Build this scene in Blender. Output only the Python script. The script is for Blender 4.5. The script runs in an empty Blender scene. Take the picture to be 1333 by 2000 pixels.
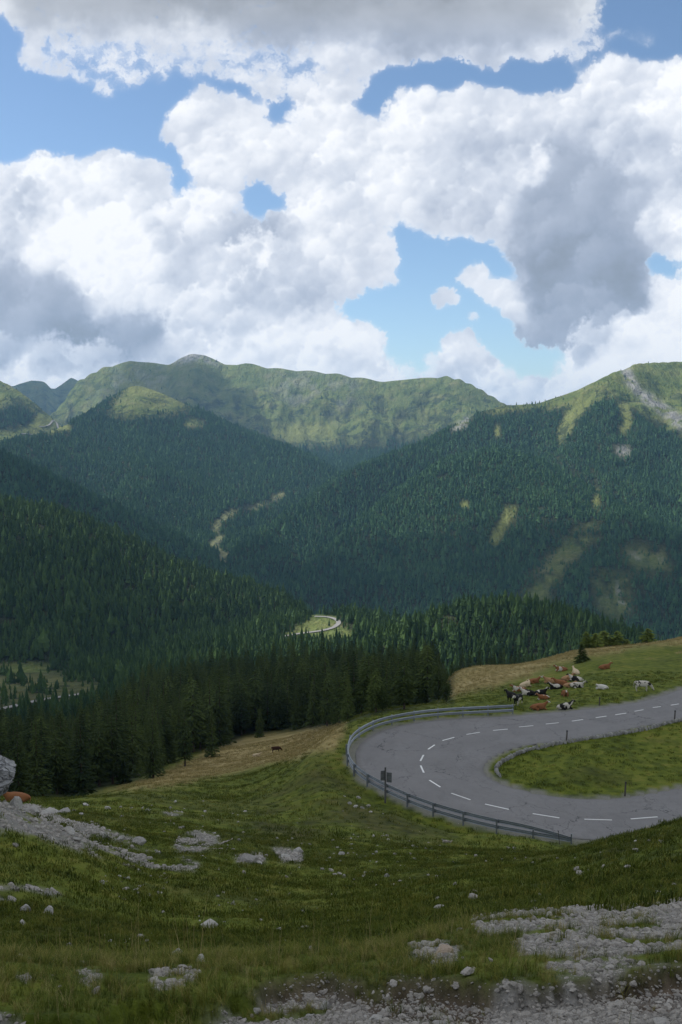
import bpy, bmesh, math, random, time
from mathutils import Vector, Matrix
_T0 = time.time()
D = bpy.data
scene = bpy.context.scene
COL = scene.collection

# ================================================================ camera, sky, sun, exposure
EXPOSURE = 0.08
SUN_AZ = math.radians(-72.0)      # from straight ahead, towards the left
SUN_EL = math.radians(50.0)
SUN_STRENGTH = 5.0
SKY_STRENGTH = 0.14
CLOUD_GAIN = 1.06
HAZE_DENSITY = 5.0e-5

cam_d = D.cameras.new('camera'); cam = D.objects.new('camera', cam_d); COL.objects.link(cam)
scene.camera = cam
cam_d.sensor_fit = 'VERTICAL'; cam_d.sensor_height = 36.0
cam_d.lens = 36.0 * 1944.0 / 2000.0
cam_d.clip_start = 0.1; cam_d.clip_end = 200000.0
cam.location = (0, 0, 0)
cam.rotation_euler = (math.radians(90) - math.atan(160.0 / 1944.0), 0, 0)
scene.view_settings.view_transform = 'Standard'; scene.view_settings.look = 'None'
scene.view_settings.exposure = EXPOSURE; scene.view_settings.gamma = 1.0
scene.view_settings.use_curve_mapping = False
scene.render.engine = 'CYCLES'
cy = scene.cycles
cy.use_denoising = True
cy.max_bounces = 5; cy.diffuse_bounces = 2; cy.glossy_bounces = 2; cy.transmission_bounces = 2
cy.volume_bounces = 0; cy.transparent_max_bounces = 12
cy.caustics_reflective = False; cy.caustics_refractive = False
SUN_DIR = Vector((math.sin(SUN_AZ) * math.cos(SUN_EL), math.cos(SUN_AZ) * math.cos(SUN_EL), math.sin(SUN_EL)))
sun_d = D.lights.new('sun', 'SUN'); sun = D.objects.new('sun', sun_d); COL.objects.link(sun)
sun_d.energy = SUN_STRENGTH; sun_d.angle = math.radians(0.53); sun_d.color = (1.0, 0.955, 0.88)
sun.rotation_euler = SUN_DIR.to_track_quat('Z', 'Y').to_euler()
import numpy as np
# ---------------------------------------------------------------- camera geometry of the place
F = 1944.0            # focal length in photograph pixels (1333 x 2000)
PITCH = math.atan(160.0 / F)
CP, SP = math.cos(PITCH), math.sin(PITCH)

def ray(px, py):
    """photograph pixel -> world direction (x right, y ahead, z up), camera at the origin"""
    X = (np.asarray(px, float) - 666.5) / F
    Y = (1000.0 - np.asarray(py, float)) / F
    return X, CP + Y * SP, -SP + Y * CP

def azt(px, py):
    """pixel -> (azimuth, tangent of elevation)"""
    x, y, z = ray(px, py)
    return np.arctan2(x, y), z / np.hypot(x, y)

def at_r(px, py, r):
    """pixel + horizontal distance -> world point"""
    a, t = azt(px, py)
    return np.array([r * math.sin(a), r * math.cos(a), r * t])

def on_z(px, py, z):
    x, y, zz = ray(px, py)
    k = z / zz
    return np.array([x * k, y * k, z])

def to_px(x, y, z):
    yc = y * CP - z * SP
    zc = y * SP + z * CP
    yc = np.where(np.abs(yc) < 1e-6, 1e-6, yc)
    return 666.5 + F * x / yc, 1000.0 - F * zc / yc

# ---------------------------------------------------------------- noise
def _perm(seed):
    return np.random.RandomState(seed).permutation(512).astype(np.int32)
_PC = {}
def gnoise(x, y, seed=0):
    """2-D gradient noise, about -1..1"""
    if seed not in _PC:
        r = np.random.RandomState(seed + 1000)
        ang = r.rand(512) * 2 * np.pi
        _PC[seed] = (_perm(seed), np.cos(ang).astype(np.float32), np.sin(ang).astype(np.float32))
    P, GX, GY = _PC[seed]
    x = np.asarray(x, np.float32); y = np.asarray(y, np.float32)
    xi = np.floor(x); yi = np.floor(y)
    fx = x - xi; fy = y - yi
    xi = xi.astype(np.int32); yi = yi.astype(np.int32)
    u = fx * fx * fx * (fx * (fx * 6 - 15) + 10); v = fy * fy * fy * (fy * (fy * 6 - 15) + 10)
    def g(ix, iy, dx, dy):
        h = P[(P[ix & 511] + iy) & 511]
        return GX[h] * dx + GY[h] * dy
    a = g(xi, yi, fx, fy); b = g(xi + 1, yi, fx - 1, fy)
    c = g(xi, yi + 1, fx, fy - 1); d = g(xi + 1, yi + 1, fx - 1, fy - 1)
    a = a + u * (b - a); c = c + u * (d - c)
    return (a + v * (c - a)) * 1.5

def fbm(x, y, octaves=5, seed=0, gain=0.5, lac=2.03):
    s = 0; amp = 1.0; tot = 0
    for o in range(octaves):
        s = s + amp * gnoise(x, y, seed + o * 7)
        tot += amp; amp *= gain
        x = x * lac + 17.3; y = y * lac - 9.1
    return s / tot

def ridged(x, y, octaves=5, seed=0, gain=0.5):
    s = 0; amp = 1.0; tot = 0
    for o in range(octaves):
        s = s + amp * (1 - np.abs(gnoise(x, y, seed + o * 7)) * 2)
        tot += amp; amp *= gain
        x = x * 2.03 + 11.3; y = y * 2.03 - 5.1
    return s / tot

def worley(x, y, seed=0):
    """distance to the nearest feature point, about 0..1"""
    r = np.random.RandomState(seed + 77)
    P = _perm(seed + 3); OX = r.rand(512).astype(np.float32); OY = r.rand(512).astype(np.float32)
    x = np.asarray(x, np.float32); y = np.asarray(y, np.float32)
    xi = np.floor(x).astype(np.int32); yi = np.floor(y).astype(np.int32)
    best = np.full(x.shape, 9.0, np.float32)
    for dx in (-1, 0, 1):
        for dy in (-1, 0, 1):
            h = P[(P[(xi + dx) & 511] + yi + dy) & 511]
            d = (xi + dx + OX[h] - x) ** 2 + (yi + dy + OY[h] - y) ** 2
            best = np.minimum(best, d)
    return np.sqrt(best)

def smooth(e0, e1, x):
    t = np.clip((x - e0) / (e1 - e0), 0, 1)
    return t * t * (3 - 2 * t)

def in_poly(poly, X, Y):
    poly = np.asarray(poly, float)
    inside = np.zeros(X.shape, bool)
    x0, y0 = poly[-1]
    for x1, y1 in poly:
        c = ((y0 > Y) != (y1 > Y)) & (X < (x1 - x0) * (Y - y0) / (y1 - y0 + 1e-12) + x0)
        inside ^= c
        x0, y0 = x1, y1
    return inside

def blur(a, s):
    if s <= 0: return a
    n = int(s * 3) + 1
    k = np.exp(-0.5 * (np.arange(-n, n + 1) / s) ** 2); k /= k.sum()
    p = np.pad(a, ((n, n), (0, 0)), mode='edge')
    a = sum(k[i] * p[i:i + a.shape[0]] for i in range(2 * n + 1))
    p = np.pad(a, ((0, 0), (n, n)), mode='edge')
    return sum(k[i] * p[:, i:i + a.shape[1]] for i in range(2 * n + 1))

def sample(a, fy, fx):
    h, w = a.shape
    fy = np.clip(fy, 0, h - 1.001); fx = np.clip(fx, 0, w - 1.001)
    iy = fy.astype(int); ix = fx.astype(int); ty = fy - iy; tx = fx - ix
    return (a[iy, ix] * (1 - ty) * (1 - tx) + a[iy, ix + 1] * (1 - ty) * tx + a[iy + 1, ix] * ty * (1 - tx) + a[iy + 1, ix + 1] * ty * tx)
# ---------------------------------------------------------------- the clouds: a computed sky map (direction space: u = x/y, v = z/y)
CU0, CU1, CV0, CV1 = -0.62, 0.62, -0.03, 0.60
# painted cover: (value, softness, outline); start from full cloud, cut blue, lay clouds back
BLUE = [
 (0.0, 5, [(-200, 20), (20, 40), (45, 75), (40, 120), (90, 150), (150, 160), (195, 190), (260, 150), (330, 150), (430, 140), (480, 175), (520, 210), (575, 185), (600, 215), (590, 235), (545, 250), (505, 215), (450, 185), (400, 160), (372, 175), (350, 215), (330, 225), (300, 260), (345, 290), (362, 340), (345, 352), (330, 325), (285, 310), (235, 296), (200, 302), (160, 305), (110, 308), (60, 298), (25, 318), (-60, 330), (-300, 260)]),
 (0.0, 5, [(705, 165), (745, 125), (880, 125), (960, 128), (1040, 118), (1085, 135), (1130, 140), (1195, 100), (1260, 120), (1500, 80), (1500, -60), (1340, -60), (1180, -10), (1165, 60), (1120, 100), (1070, 110), (1085, 135), (1155, 155), (1110, 172), (1050, 182), (980, 172), (915, 160), (880, 182), (800, 165), (770, 200), (735, 235), (700, 215)]),
 (0.0, 4, [(462, 402), (474, 352), (520, 345), (560, 385), (556, 410), (490, 425)]),
 (0.0, 7, [(715, 420), (800, 424), (860, 462), (965, 470), (1005, 540), (1010, 600), (1005, 660), (1110, 690), (1120, 760), (1000, 790), (760, 790), (725, 650), (640, 610), (680, 585), (775, 560), (778, 500), (760, 455)]),
 (0.0, 4, [(1270, 500), (1340, 500), (1420, 560), (1310, 540), (1265, 535)]),
 (0.0, 4, [(340, 345), (375, 350), (392, 370), (365, 395), (350, 370)]),
 (0.55, 8, [(-60, 640), (30, 620), (35, 670), (-60, 690)]),
]
CLOUD = [
 (1.0, 4, [(870, 560), (905, 580), (885, 600), (850, 590), (850, 570)]),
 (1.0, 4, [(895, 525), (945, 505), (970, 545), (1000, 545), (1030, 580), (1035, 625), (1005, 635), (975, 600), (925, 590), (915, 560), (880, 545)]),
 (0.85, 3, [(905, 606), (955, 615), (940, 628), (915, 625)]),
 (1.0, 4, [(855, 700), (868, 665), (885, 645), (925, 645), (935, 675), (965, 700), (1000, 745), (1010, 800), (760, 800), (800, 735), (850, 735)]),
 (1.0, 4, [(990, 750), (1040, 730), (1100, 745), (1140, 800), (990, 800)]),
 (1.0, 4, [(360, 650), (480, 655), (560, 640), (620, 612), (700, 625), (740, 640), (755, 700), (800, 745), (340, 800)]),
 (0.62, 9, [(60, 115), (110, 60), (300, 90), (560, 80), (700, 160), (560, 170), (420, 150), (300, 165), (245, 190), (200, 195), (160, 150), (100, 150)]),
 (0.72, 7, [(1085, 130), (1110, 80), (1180, 60), (1280, 50), (1310, 75), (1230, 85), (1180, 85), (1130, 135)]),
 (1.0, 4, [(1175, 120), (1200, 108), (1230, 140), (1160, 160)]),
]
# painted shade of the clouds: (grey 0..1, softness, outline)
GREY = [
 (0.70, 22, [(20, -300), (1160, -300), (1110, 60), (1000, 100), (860, 108), (740, 85), (640, 72), (560, 60), (440, 20), (300, 45), (100, 60), (30, 60)]),
 (0.95, 30, [(200, -400), (1000, -400), (1000, -20), (640, 10), (300, 5)]),
 (0.80, 18, [(440, 30), (620, 30), (560, 90), (470, 80)]),
 (0.80, 18, [(760, 40), (900, 40), (920, 80), (790, 90)]),
 (0.42, 14, [(0, 350), (70, 330), (90, 420), (60, 470), (0, 520)]),
 (0.55, 14, [(10, 400), (60, 400), (70, 440), (20, 450)]),
 (0.80, 16, [(-300, 490), (60, 520), (130, 530), (180, 570), (180, 620), (340, 620), (350, 690), (300, 715), (110, 715), (-300, 680)]),
 (0.95, 14, [(60, 610), (340, 620), (345, 690), (120, 700)]),
 (0.35, 20, [(170, 480), (340, 440), (480, 560), (400, 610), (360, 560)]),
 (0.46, 14, [(280, 440), (380, 450), (390, 540), (330, 560)]),
 (0.68, 14, [(430, 430), (540, 410), (590, 470), (570, 540), (500, 500), (430, 480)]),
 (0.42, 18, [(410, 480), (640, 520), (760, 550), (560, 620), (420, 640), (380, 560)]),
 (0.48, 18, [(860, 235), (1010, 240), (1050, 340), (960, 430), (840, 400), (830, 300)]),
 (0.46, 22, [(1090, 210), (1333, 240), (1500, 420), (1333, 460), (1140, 420), (1060, 300)]),
 (0.78, 14, [(1060, 250), (1130, 280), (1230, 330), (1270, 480), (1290, 600), (1180, 660), (1080, 640), (1040, 590), (990, 500), (1010, 380), (1045, 330)]),
 (0.92, 16, [(1010, 480), (1150, 430), (1250, 500), (1270, 600), (1150, 650), (1040, 620)]),
 (0.80, 14, [(1000, 640), (1180, 600), (1210, 660), (1140, 700), (1000, 690)]),
 (0.40, 10, [(860, 700), (960, 690), (1000, 790), (850, 790)]),
 (0.22, 12, [(520, 640), (720, 690), (760, 790), (480, 790)]),
]
WHITE = [
 (0.10, 14, [(40, 470), (70, 430), (130, 410), (250, 400), (300, 470), (335, 530), (345, 575), (290, 600), (200, 585), (120, 530), (60, 505)]),
 (0.0, 7, [(1030, 340), (1060, 300), (1050, 260), (1065, 260), (1070, 310), (1045, 355), (1010, 370)]),
 (0.0, 8, [(1290, 420), (1340, 400), (1340, 450), (1300, 440)]),
 (0.12, 9, [(1140, 740), (1170, 670), (1250, 600), (1290, 545), (1420, 540), (1420, 760), (1140, 790)]),
 (0.10, 6, [(470, 660), (560, 640), (620, 612), (700, 625), (745, 650), (740, 690), (640, 660), (520, 690)]),
 (0.12, 8, [(855, 700), (868, 660), (885, 640), (925, 645), (935, 680), (900, 700)]),
 (0.2, 8, [(-100, 700), (60, 712), (130, 728), (230, 712), (220, 790), (-100, 790)]),
]

def paint_sky(res):
    W = int((CU1 - CU0) * res); H = int((CV1 - CV0) * res)
    u, v = np.meshgrid(np.linspace(CU0, CU1, W, dtype=np.float32), np.linspace(CV0, CV1, H, dtype=np.float32))
    # back to the photograph's own frame, only to place the outlines
    k = CP - v * SP
    PX = 666.5 + F * u / k; PY = 1000 - F * (SP + v * CP) / k
    # coarse painting
    q = 6.0
    gx = np.arange(-520, 1860, q); gy = np.arange(-420, 960, q)
    GX, GY = np.meshgrid(gx, gy)
    M = np.ones(GX.shape); S = np.ones(GX.shape)
    for val, soft, pl in BLUE + CLOUD:
        m = blur(in_poly(pl, GX, GY).astype(float), soft * 1.7 / q)
        M = M * (1 - m) + val * m
    G = np.full(GX.shape, 0.24)
    for val, soft, pl in GREY + WHITE:
        m = blur(in_poly(pl, GX, GY).astype(float), soft / q)
        G = G * (1 - m) + val * m
    def look(A, dx, dy): return sample(A, (PY + dy + 420) / q, (PX + dx + 520) / q).astype(np.float32)
    # warps and billows (in cloud-sized units)
    sx = PX / 100.0; sy = PY / 100.0
    w1x = fbm(sx * 1.3, sy * 1.3, 4, 11); w1y = fbm(sx * 1.3, sy * 1.3, 4, 31)
    w2x = fbm(sx * 6, sy * 6, 3, 51); w2y = fbm(sx * 6, sy * 6, 3, 61)
    wx = sx + 0.22 * w1x + 0.035 * w2x; wy = sy + 0.22 * w1y + 0.035 * w2y
    P = [np.sqrt(np.clip(1 - (worley(wx * f, wy * f, 5 + i) * 0.95) ** 2, 0, 1)) for i, f in enumerate((1.9, 4.1, 8.7, 18.0))]
    B = (P[0] * 1.0 + P[1] * 0.62 + P[2] * 0.36 + P[3] * 0.2) / 2.18
    B0 = (B - 0.79) * 2.6
    fine = fbm(sx * 4.2, sy * 4.2, 7, 91, gain=0.66)
    fine2 = fbm(sx * 9, sy * 9, 4, 95, gain=0.55)
    ragg = smooth(-0.1, 0.5, fbm(sx * 0.7, sy * 0.7, 3, 211)) * 0.6
    ragg = np.maximum(ragg, smooth(225, 150, PY) * smooth(640, 420, np.abs(PX - 300)))
    ragg = np.maximum(ragg, smooth(200, 120, PY) * smooth(1020, 1120, PX) * smooth(60, -40, PY - 110 ))
    ragg = np.maximum(ragg, 0.20)
    lowf = smooth(120, 15, PY)
    m = look(M, w1x * 20 + w2x * 6, w1y * 18 + w2y * 6)
    g = look(G, w1x * 34 + w2x * 9, w1y * 34 + w2y * 9 - B0 * 22)
    # base body
    db = m + fine * (0.26 + 0.32 * ragg) + B0 * 0.36 + 0.05
    alpha = smooth(0.52, 0.76 + 0.25 * ragg, db)
    thin = smooth(0.0, 1.0, db) * 0.22 * smooth(0.1, 0.5, m)
    # heads of cumulus: overlapping lit puffs, large ones first, each row before the one below it
    rs = np.random.RandomState(4)
    sc_ = res / F
    ex = 0.20 * w2x + 0.42 * fine + 0.30 * fine2
    ly, lx = 0.80, -0.60
    PXr = PX[0] * 0 ; gg = g.copy(); cover = np.zeros_like(alpha)
    nx, ny = W, H
    for rad, num, op, amp in ((150, 70, 0.75, 0.26), (100, 170, 0.75, 0.27), (62, 360, 0.8, 0.24), (37, 700, 0.75, 0.17), (21, 1300, 0.65, 0.095), (12, 2200, 0.5, 0.06), (7, 3000, 0.4, 0.04)):
        Mb = blur(M, rad * 0.60 / q)
        num = int(num * 1.35); cx = rs.uniform(-560, 1890, num); cy = rs.uniform(-260, 880, num)
        mb = sample(Mb, (cy + 420) / q, (cx + 520) / q)
        gl = sample(G, (cy + 420) / q, (cx + 520) / q)
        keep = (mb > 0.86 + 0.04 * (rad > 30) + 0.04 * (rad > 70)) & ~((cy < 95) & (gl > 0.3))
        keep &= (gl < 0.55) | ((rad > 30) & (rs.rand(num) < 0.25))
        cx = cx[keep]; cy = cy[keep]; gl = gl[keep]
        o = np.argsort(cy + rs.uniform(-10, 10, len(cy)))
        X, Y = (cx - 666.5) / F, (1000 - cy) / F
        U = X / (CP + Y * SP); V = (-SP + Y * CP) / (CP + Y * SP)
        ci = (U - CU0) / (CU1 - CU0) * (W - 1); cj = (V - CV0) / (CV1 - CV0) * (H - 1)
        for i in o:
            r = rad * sc_ * rs.uniform(0.7, 1.3); R = int(r * 1.45) + 1
            x0, x1 = int(ci[i]) - R, int(ci[i]) + R + 1; y0, y1 = int(cj[i]) - R, int(cj[i]) + R + 1
            x0 = max(x0, 0); y0 = max(y0, 0); x1 = min(x1, W); y1 = min(y1, H)
            if x1 - x0 < 2 or y1 - y0 < 2: continue
            dx = (np.arange(x0, x1, dtype=np.float32) - ci[i])[None] / r; dy = (np.arange(y0, y1, dtype=np.float32) - cj[i])[:, None] / r
            nz = ex[y0:y1, x0:x1]
            rho = np.sqrt(dx * dx + dy * dy) + nz * 0.6
            lit = dx * lx + dy * ly
            a = np.clip((1.0 - rho) * 4.5, 0, 1)
            al = a * op * smooth(-0.75, 0.15, lit)
            tone = gl[i] * 0.5 + 0.5 * g[y0:y1, x0:x1] - amp * (lit * 1.9 + 0.15) * (1 - 0.5 * smooth(0.4, 0.8, gl[i]))
            gg[y0:y1, x0:x1] += (tone - gg[y0:y1, x0:x1]) * al
            cover[y0:y1, x0:x1] = np.maximum(cover[y0:y1, x0:x1], a)
    alpha = np.maximum(alpha, smooth(0.15, 1.0, cover + 0.35 * fine) * (1 - 0.75 * smooth(0.3, 1.0, ragg)) )
    alpha = alpha * (1 - 0.85 * ragg * smooth(0.05, 0.55, -fine - 0.25 * fine2 + (0.6 - m) * 0.8))
    alpha = np.maximum(alpha, thin * (0.25 + 0.75 * ragg))
    # torn, wispy margins
    J, I = np.mgrid[0:H, 0:W].astype(np.float32)
    t1 = fbm(sx * 3.1 + 5, sy * 3.1, 6, 401, gain=0.62); t2 = fbm(sx * 3.1, sy * 3.1 + 9, 6, 431, gain=0.62)
    aw = sample(alpha, J + 15 * sc_ / 0.72 * t1, I + 20 * sc_ / 0.72 * t2).astype(np.float32)
    wide = blur(aw, 9 * sc_)
    alpha = np.clip(np.maximum(aw * 0.85 + 0.15 * wide, smooth(0.08, 1.0, wide) * (0.55 + 0.8 * t1)), 0, 1) * smooth(0.02, 0.5, wide)
    patch = smooth(-0.35, 0.45, fbm(sx * 1.1, sy * 1.3, 4, 301))
    soft = smooth(0.45, 0.8, g)
    g2 = gg + 0.16 * (patch - 0.42) * (0.35 + smooth(0.0, 0.3, g)) * (1 - 0.5 * soft) * (1 - 0.7 * lowf) - 0.06 * fine * (1 - lowf)
    g2 = g2 + lowf * 0.12 * fbm(sx * 1.1, sy * 2.0, 3, 333)
    g2 = g2 * (1 - 0.5 * (1 - smooth(0.5, 1.0, alpha)) * (1 - lowf))
    g2 = np.clip(g2, 0, 1.05)
    stops = np.array([0, 0.12, 0.3, 0.55, 0.85, 1.05])
    srgb = np.array([[247, 249, 252], [234, 238, 245], [211, 218, 230], [182, 192, 209], [154, 166, 185], [136, 147, 161]]) / 255.0
    lin = np.where(srgb <= 0.04045, srgb / 12.92, ((srgb + 0.055) / 1.055) ** 2.4)
    col = np.stack([np.interp(g2, stops, lin[:, c]) for c in range(3)], -1)
    warm = smooth(100, 0, PY)[..., None] * 0.5           # the overhead cloud base is a neutral grey
    grey = col.mean(-1, keepdims=True)
    col = col * (1 - warm) + grey * warm * np.array([0.96, 1.0, 1.03])
    return col.astype(np.float32), alpha.astype(np.float32)
# ================================================================ node helpers
class NT:
    """small helper to write shader node trees"""
    def __init__(s, tree): s.t = tree; s.n = tree.nodes; s.l = tree.links
    def new(s, kind, **kw):
        nd = s.n.new(kind)
        for k, v in kw.items(): setattr(nd, k, v)
        return nd
    def put(s, sock, v):
        if isinstance(v, bpy.types.NodeSocket): s.l.new(v, sock)
        elif v is not None: sock.default_value = v
    def math(s, op, a, b=None, c=None, clamp=False):
        nd = s.new('ShaderNodeMath', operation=op, use_clamp=clamp)
        for i, v in enumerate((a, b, c)): s.put(nd.inputs[i], v)
        return nd.outputs[0]
    def vmath(s, op, a, b=None, scale=None):
        nd = s.new('ShaderNodeVectorMath', operation=op)
        s.put(nd.inputs[0], a)
        if b is not None: s.put(nd.inputs[1], b)
        if scale is not None: s.put(nd.inputs['Scale'], scale)
        return nd.outputs[0]
    def mix(s, f, a, b, mode='MIX'):
        nd = s.new('ShaderNodeMix', data_type='RGBA', blend_type=mode)
        s.put(nd.inputs[0], f); s.put(nd.inputs[6], a); s.put(nd.inputs[7], b)
        return nd.outputs[2]
    def noise(s, vec, scale, detail=3.0, rough=0.5, dist=0.0, out=0):
        nd = s.new('ShaderNodeTexNoise')
        s.put(nd.inputs['Vector'], vec); s.put(nd.inputs['Scale'], scale); s.put(nd.inputs['Detail'], detail)
        s.put(nd.inputs['Roughness'], rough); s.put(nd.inputs['Distortion'], dist)
        return nd.outputs[out]
    def voronoi(s, vec, scale, feature='F1', out=0, rnd=1.0):
        nd = s.new('ShaderNodeTexVoronoi', feature=feature)
        s.put(nd.inputs['Vector'], vec); s.put(nd.inputs['Scale'], scale); s.put(nd.inputs['Randomness'], rnd)
        return nd.outputs[out]
    def ramp(s, f, stops, interp='LINEAR'):
        nd = s.new('ShaderNodeValToRGB'); nd.color_ramp.interpolation = interp
        e = nd.color_ramp.elements
        while len(e) < len(stops): e.new(0.5)
        for i, (p, c) in enumerate(stops):
            e[i].position = p; e[i].color = (c[0], c[1], c[2], 1) if hasattr(c, '__len__') else (c, c, c, 1)
        s.put(nd.inputs[0], f)
        return nd.outputs[0]
    def rng(s, v, a, b, c=0.0, d=1.0, smooth=False):
        nd = s.new('ShaderNodeMapRange', interpolation_type='SMOOTHSTEP' if smooth else 'LINEAR')
        nd.clamp = True
        for i, x in enumerate((v, a, b, c, d)): s.put(nd.inputs[i], x)
        return nd.outputs[0]
    def attr(s, name, out='Fac'):
        return s.new('ShaderNodeAttribute', attribute_name=name).outputs[out]

def material(name, rough=0.85, spec=0.3):
    m = D.materials.new(name); m.use_nodes = True
    nt = NT(m.node_tree); b = m.node_tree.nodes['Principled BSDF']
    b.inputs['Roughness'].default_value = rough; b.inputs['Specular IOR Level'].default_value = spec
    return m, nt, b

def bump(nt, b, height, strength=0.5, dist=0.05):
    nd = nt.new('ShaderNodeBump'); nt.put(nd.inputs['Height'], height)
    nd.inputs['Strength'].default_value = strength; nd.inputs['Distance'].default_value = dist
    nt.l.new(nd.outputs[0], b.inputs['Normal'])

# ================================================================ world
world = D.worlds.new('World'); scene.world = world; world.use_nodes = True
def build_world():
    t = world.node_tree; t.nodes.clear(); nt = NT(t)
    out = nt.new('ShaderNodeOutputWorld'); bg = nt.new('ShaderNodeBackground'); bg.inputs[1].default_value = SKY_STRENGTH
    t.links.new(bg.outputs[0], out.inputs[0])
    sky = nt.new('ShaderNodeTexSky', sky_type='NISHITA', sun_disc=False, altitude=2000.0, air_density=1.0, dust_density=1.6, ozone_density=1.0)
    sky.sun_elevation = SUN_EL
    sky.sun_rotation = SUN_AZ
    d = nt.new('ShaderNodeTexCoord').outputs['Generated']
    sp = nt.new('ShaderNodeSeparateXYZ'); t.links.new(d, sp.inputs[0]); x, y, z = sp.outputs
    yy = nt.math('MAXIMUM', y, 0.05)
    u = nt.math('DIVIDE', x, yy); v = nt.math('DIVIDE', z, yy)
    col, al = paint_sky(1300)
    H, W = al.shape
    im = D.images.new('cloud_map', W, H, alpha=True, float_buffer=True)
    im.colorspace_settings.name = 'Non-Color'
    px = np.dstack([col, al]).astype(np.float32)
    im.pixels.foreach_set(px.ravel()); im.update(); im.pack()
    tu = nt.rng(u, CU0, CU1); tv = nt.rng(v, CV0, CV1)
    cb = nt.new('ShaderNodeCombineXYZ'); nt.put(cb.inputs[0], tu); nt.put(cb.inputs[1], tv)
    tex = nt.new('ShaderNodeTexImage', image=im, interpolation='Linear', extension='EXTEND')
    im.alpha_mode = 'CHANNEL_PACKED'
    t.links.new(cb.outputs[0], tex.inputs[0])
    # the rest of the sky: the same broken cumulus, coarser
    zz = nt.math('ADD', nt.math('MAXIMUM', z, 0.0), 0.16)
    cv = nt.new('ShaderNodeCombineXYZ'); nt.put(cv.inputs[0], nt.math('DIVIDE', x, zz)); nt.put(cv.inputs[1], nt.math('DIVIDE', y, zz))
    n1 = nt.noise(cv.outputs[0], 1.3, 6.0, 0.58)
    a2 = nt.rng(n1, 0.40, 0.50, smooth=True)
    n2 = nt.noise(cv.outputs[0], 0.8, 4.0, 0.5)
    c2 = nt.ramp(n2, [(0.35, (0.90, 0.91, 0.92)), (0.52, (0.68, 0.70, 0.73)), (0.65, (0.40, 0.42, 0.45))])
    inside = nt.math('MULTIPLY', nt.rng(nt.math('ABSOLUTE', u), 0.42, 0.61, 1.0, 0.0, True), nt.rng(v, 0.46, 0.59, 1.0, 0.0, True))
    inside = nt.math('MULTIPLY', inside, nt.math('GREATER_THAN', y, 0.06))
    colr = nt.mix(inside, c2, tex.outputs[0])
    ain = nt.new('ShaderNodeMix', data_type='FLOAT')
    nt.put(ain.inputs[0], inside); nt.put(ain.inputs[2], a2); nt.put(ain.inputs[3], tex.outputs[1])
    alf = nt.math('MULTIPLY', ain.outputs[0], nt.math('GREATER_THAN', z, -0.03))
    cg = nt.vmath('SCALE', colr, scale=CLOUD_GAIN / SKY_STRENGTH)
    air = nt.vmath('MULTIPLY', sky.outputs[0], (0.95, 1.02, 1.03))
    t.links.new(nt.mix(alf, air, cg), bg.inputs[0])
    world.cycles.sampling_method = 'MANUAL'; world.cycles.sample_map_resolution = 1024
build_world()
# ================================================================ the lie of the land
ZR = -33.0                                   # level of the hairpin road below the lens
_c = lambda L: [(640 + a / 1.923, 1100 + b / 1.923) for a, b in L]
ROAD_OUT_PX = _c([(1333,472),(1250,500),(1150,525),(1000,545),(850,560),(700,573),(560,580),(400,590),(300,605),(220,622),(160,650),(120,680),(105,720),(110,760),(140,800),(200,840),(290,885),(400,930),(520,965),(640,995),(760,1015),(880,1030)])
ROAD_IN_PX = _c([(1333,582),(1200,610),(1050,640),(900,665),(780,680),(700,695),(640,720),(600,745),(583,775),(600,800),(640,825),(720,850),(820,872),(920,885),(1020,887),(1120,880),(1230,862),(1333,842)])
ROUT = [(63, 140.5), (53, 131.8)] + [tuple(on_z(a, b, ZR)[:2]) for a, b in ROAD_OUT_PX] + [(23, 77.6), (30, 77.8), (38, 79.3), (50, 83), (64, 88)]
RIN = [(58, 127.5), (48, 118.6)] + [tuple(on_z(a, b, ZR)[:2]) for a, b in ROAD_IN_PX] + [(38, 91.7), (48, 95.3), (60, 100)]

def spline(pts, n, closed=False):
    """resampled Catmull-Rom through 2-D/3-D points, evenly spaced"""
    P = np.asarray(pts, float); Q = np.vstack([2 * P[0] - P[1], P, 2 * P[-1] - P[-2]])
    out = []
    for i in range(1, len(Q) - 2):
        t = np.linspace(0, 1, 12, endpoint=False)[:, None]
        a, b, c, d = Q[i - 1], Q[i], Q[i + 1], Q[i + 2]
        out.append(0.5 * ((2 * b) + (c - a) * t + (2 * a - 5 * b + 4 * c - d) * t ** 2 + (3 * b - a - 3 * c + d) * t ** 3))
    out = np.vstack(out + [P[-1:]])
    s = np.r_[0, np.cumsum(np.linalg.norm(np.diff(out, axis=0), axis=1))]
    q = np.linspace(0, s[-1], n)
    return np.stack([np.interp(q, s, out[:, k]) for k in range(out.shape[1])], 1)

def smooth_line(P, k=4):
    P = P.copy()
    for _ in range(k):
        P[1:-1] = 0.25 * P[:-2] + 0.5 * P[1:-1] + 0.25 * P[2:]
    return P
RO = smooth_line(spline(ROUT, 240), 8); RI = smooth_line(spline(RIN, 240), 8)
ROAD_POLY = np.vstack([RO, RI[::-1]])

def dist_line(X, Y, L):
    d = np.full(X.shape, 1e9)
    for (x0, y0), (x1, y1) in zip(L[:-1], L[1:]):
        dx, dy = x1 - x0, y1 - y0
        t = np.clip(((X - x0) * dx + (Y - y0) * dy) / (dx * dx + dy * dy + 1e-9), 0, 1)
        d = np.minimum(d, (X - x0 - t * dx) ** 2 + (Y - y0 - t * dy) ** 2)
    return np.sqrt(d)

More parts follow.
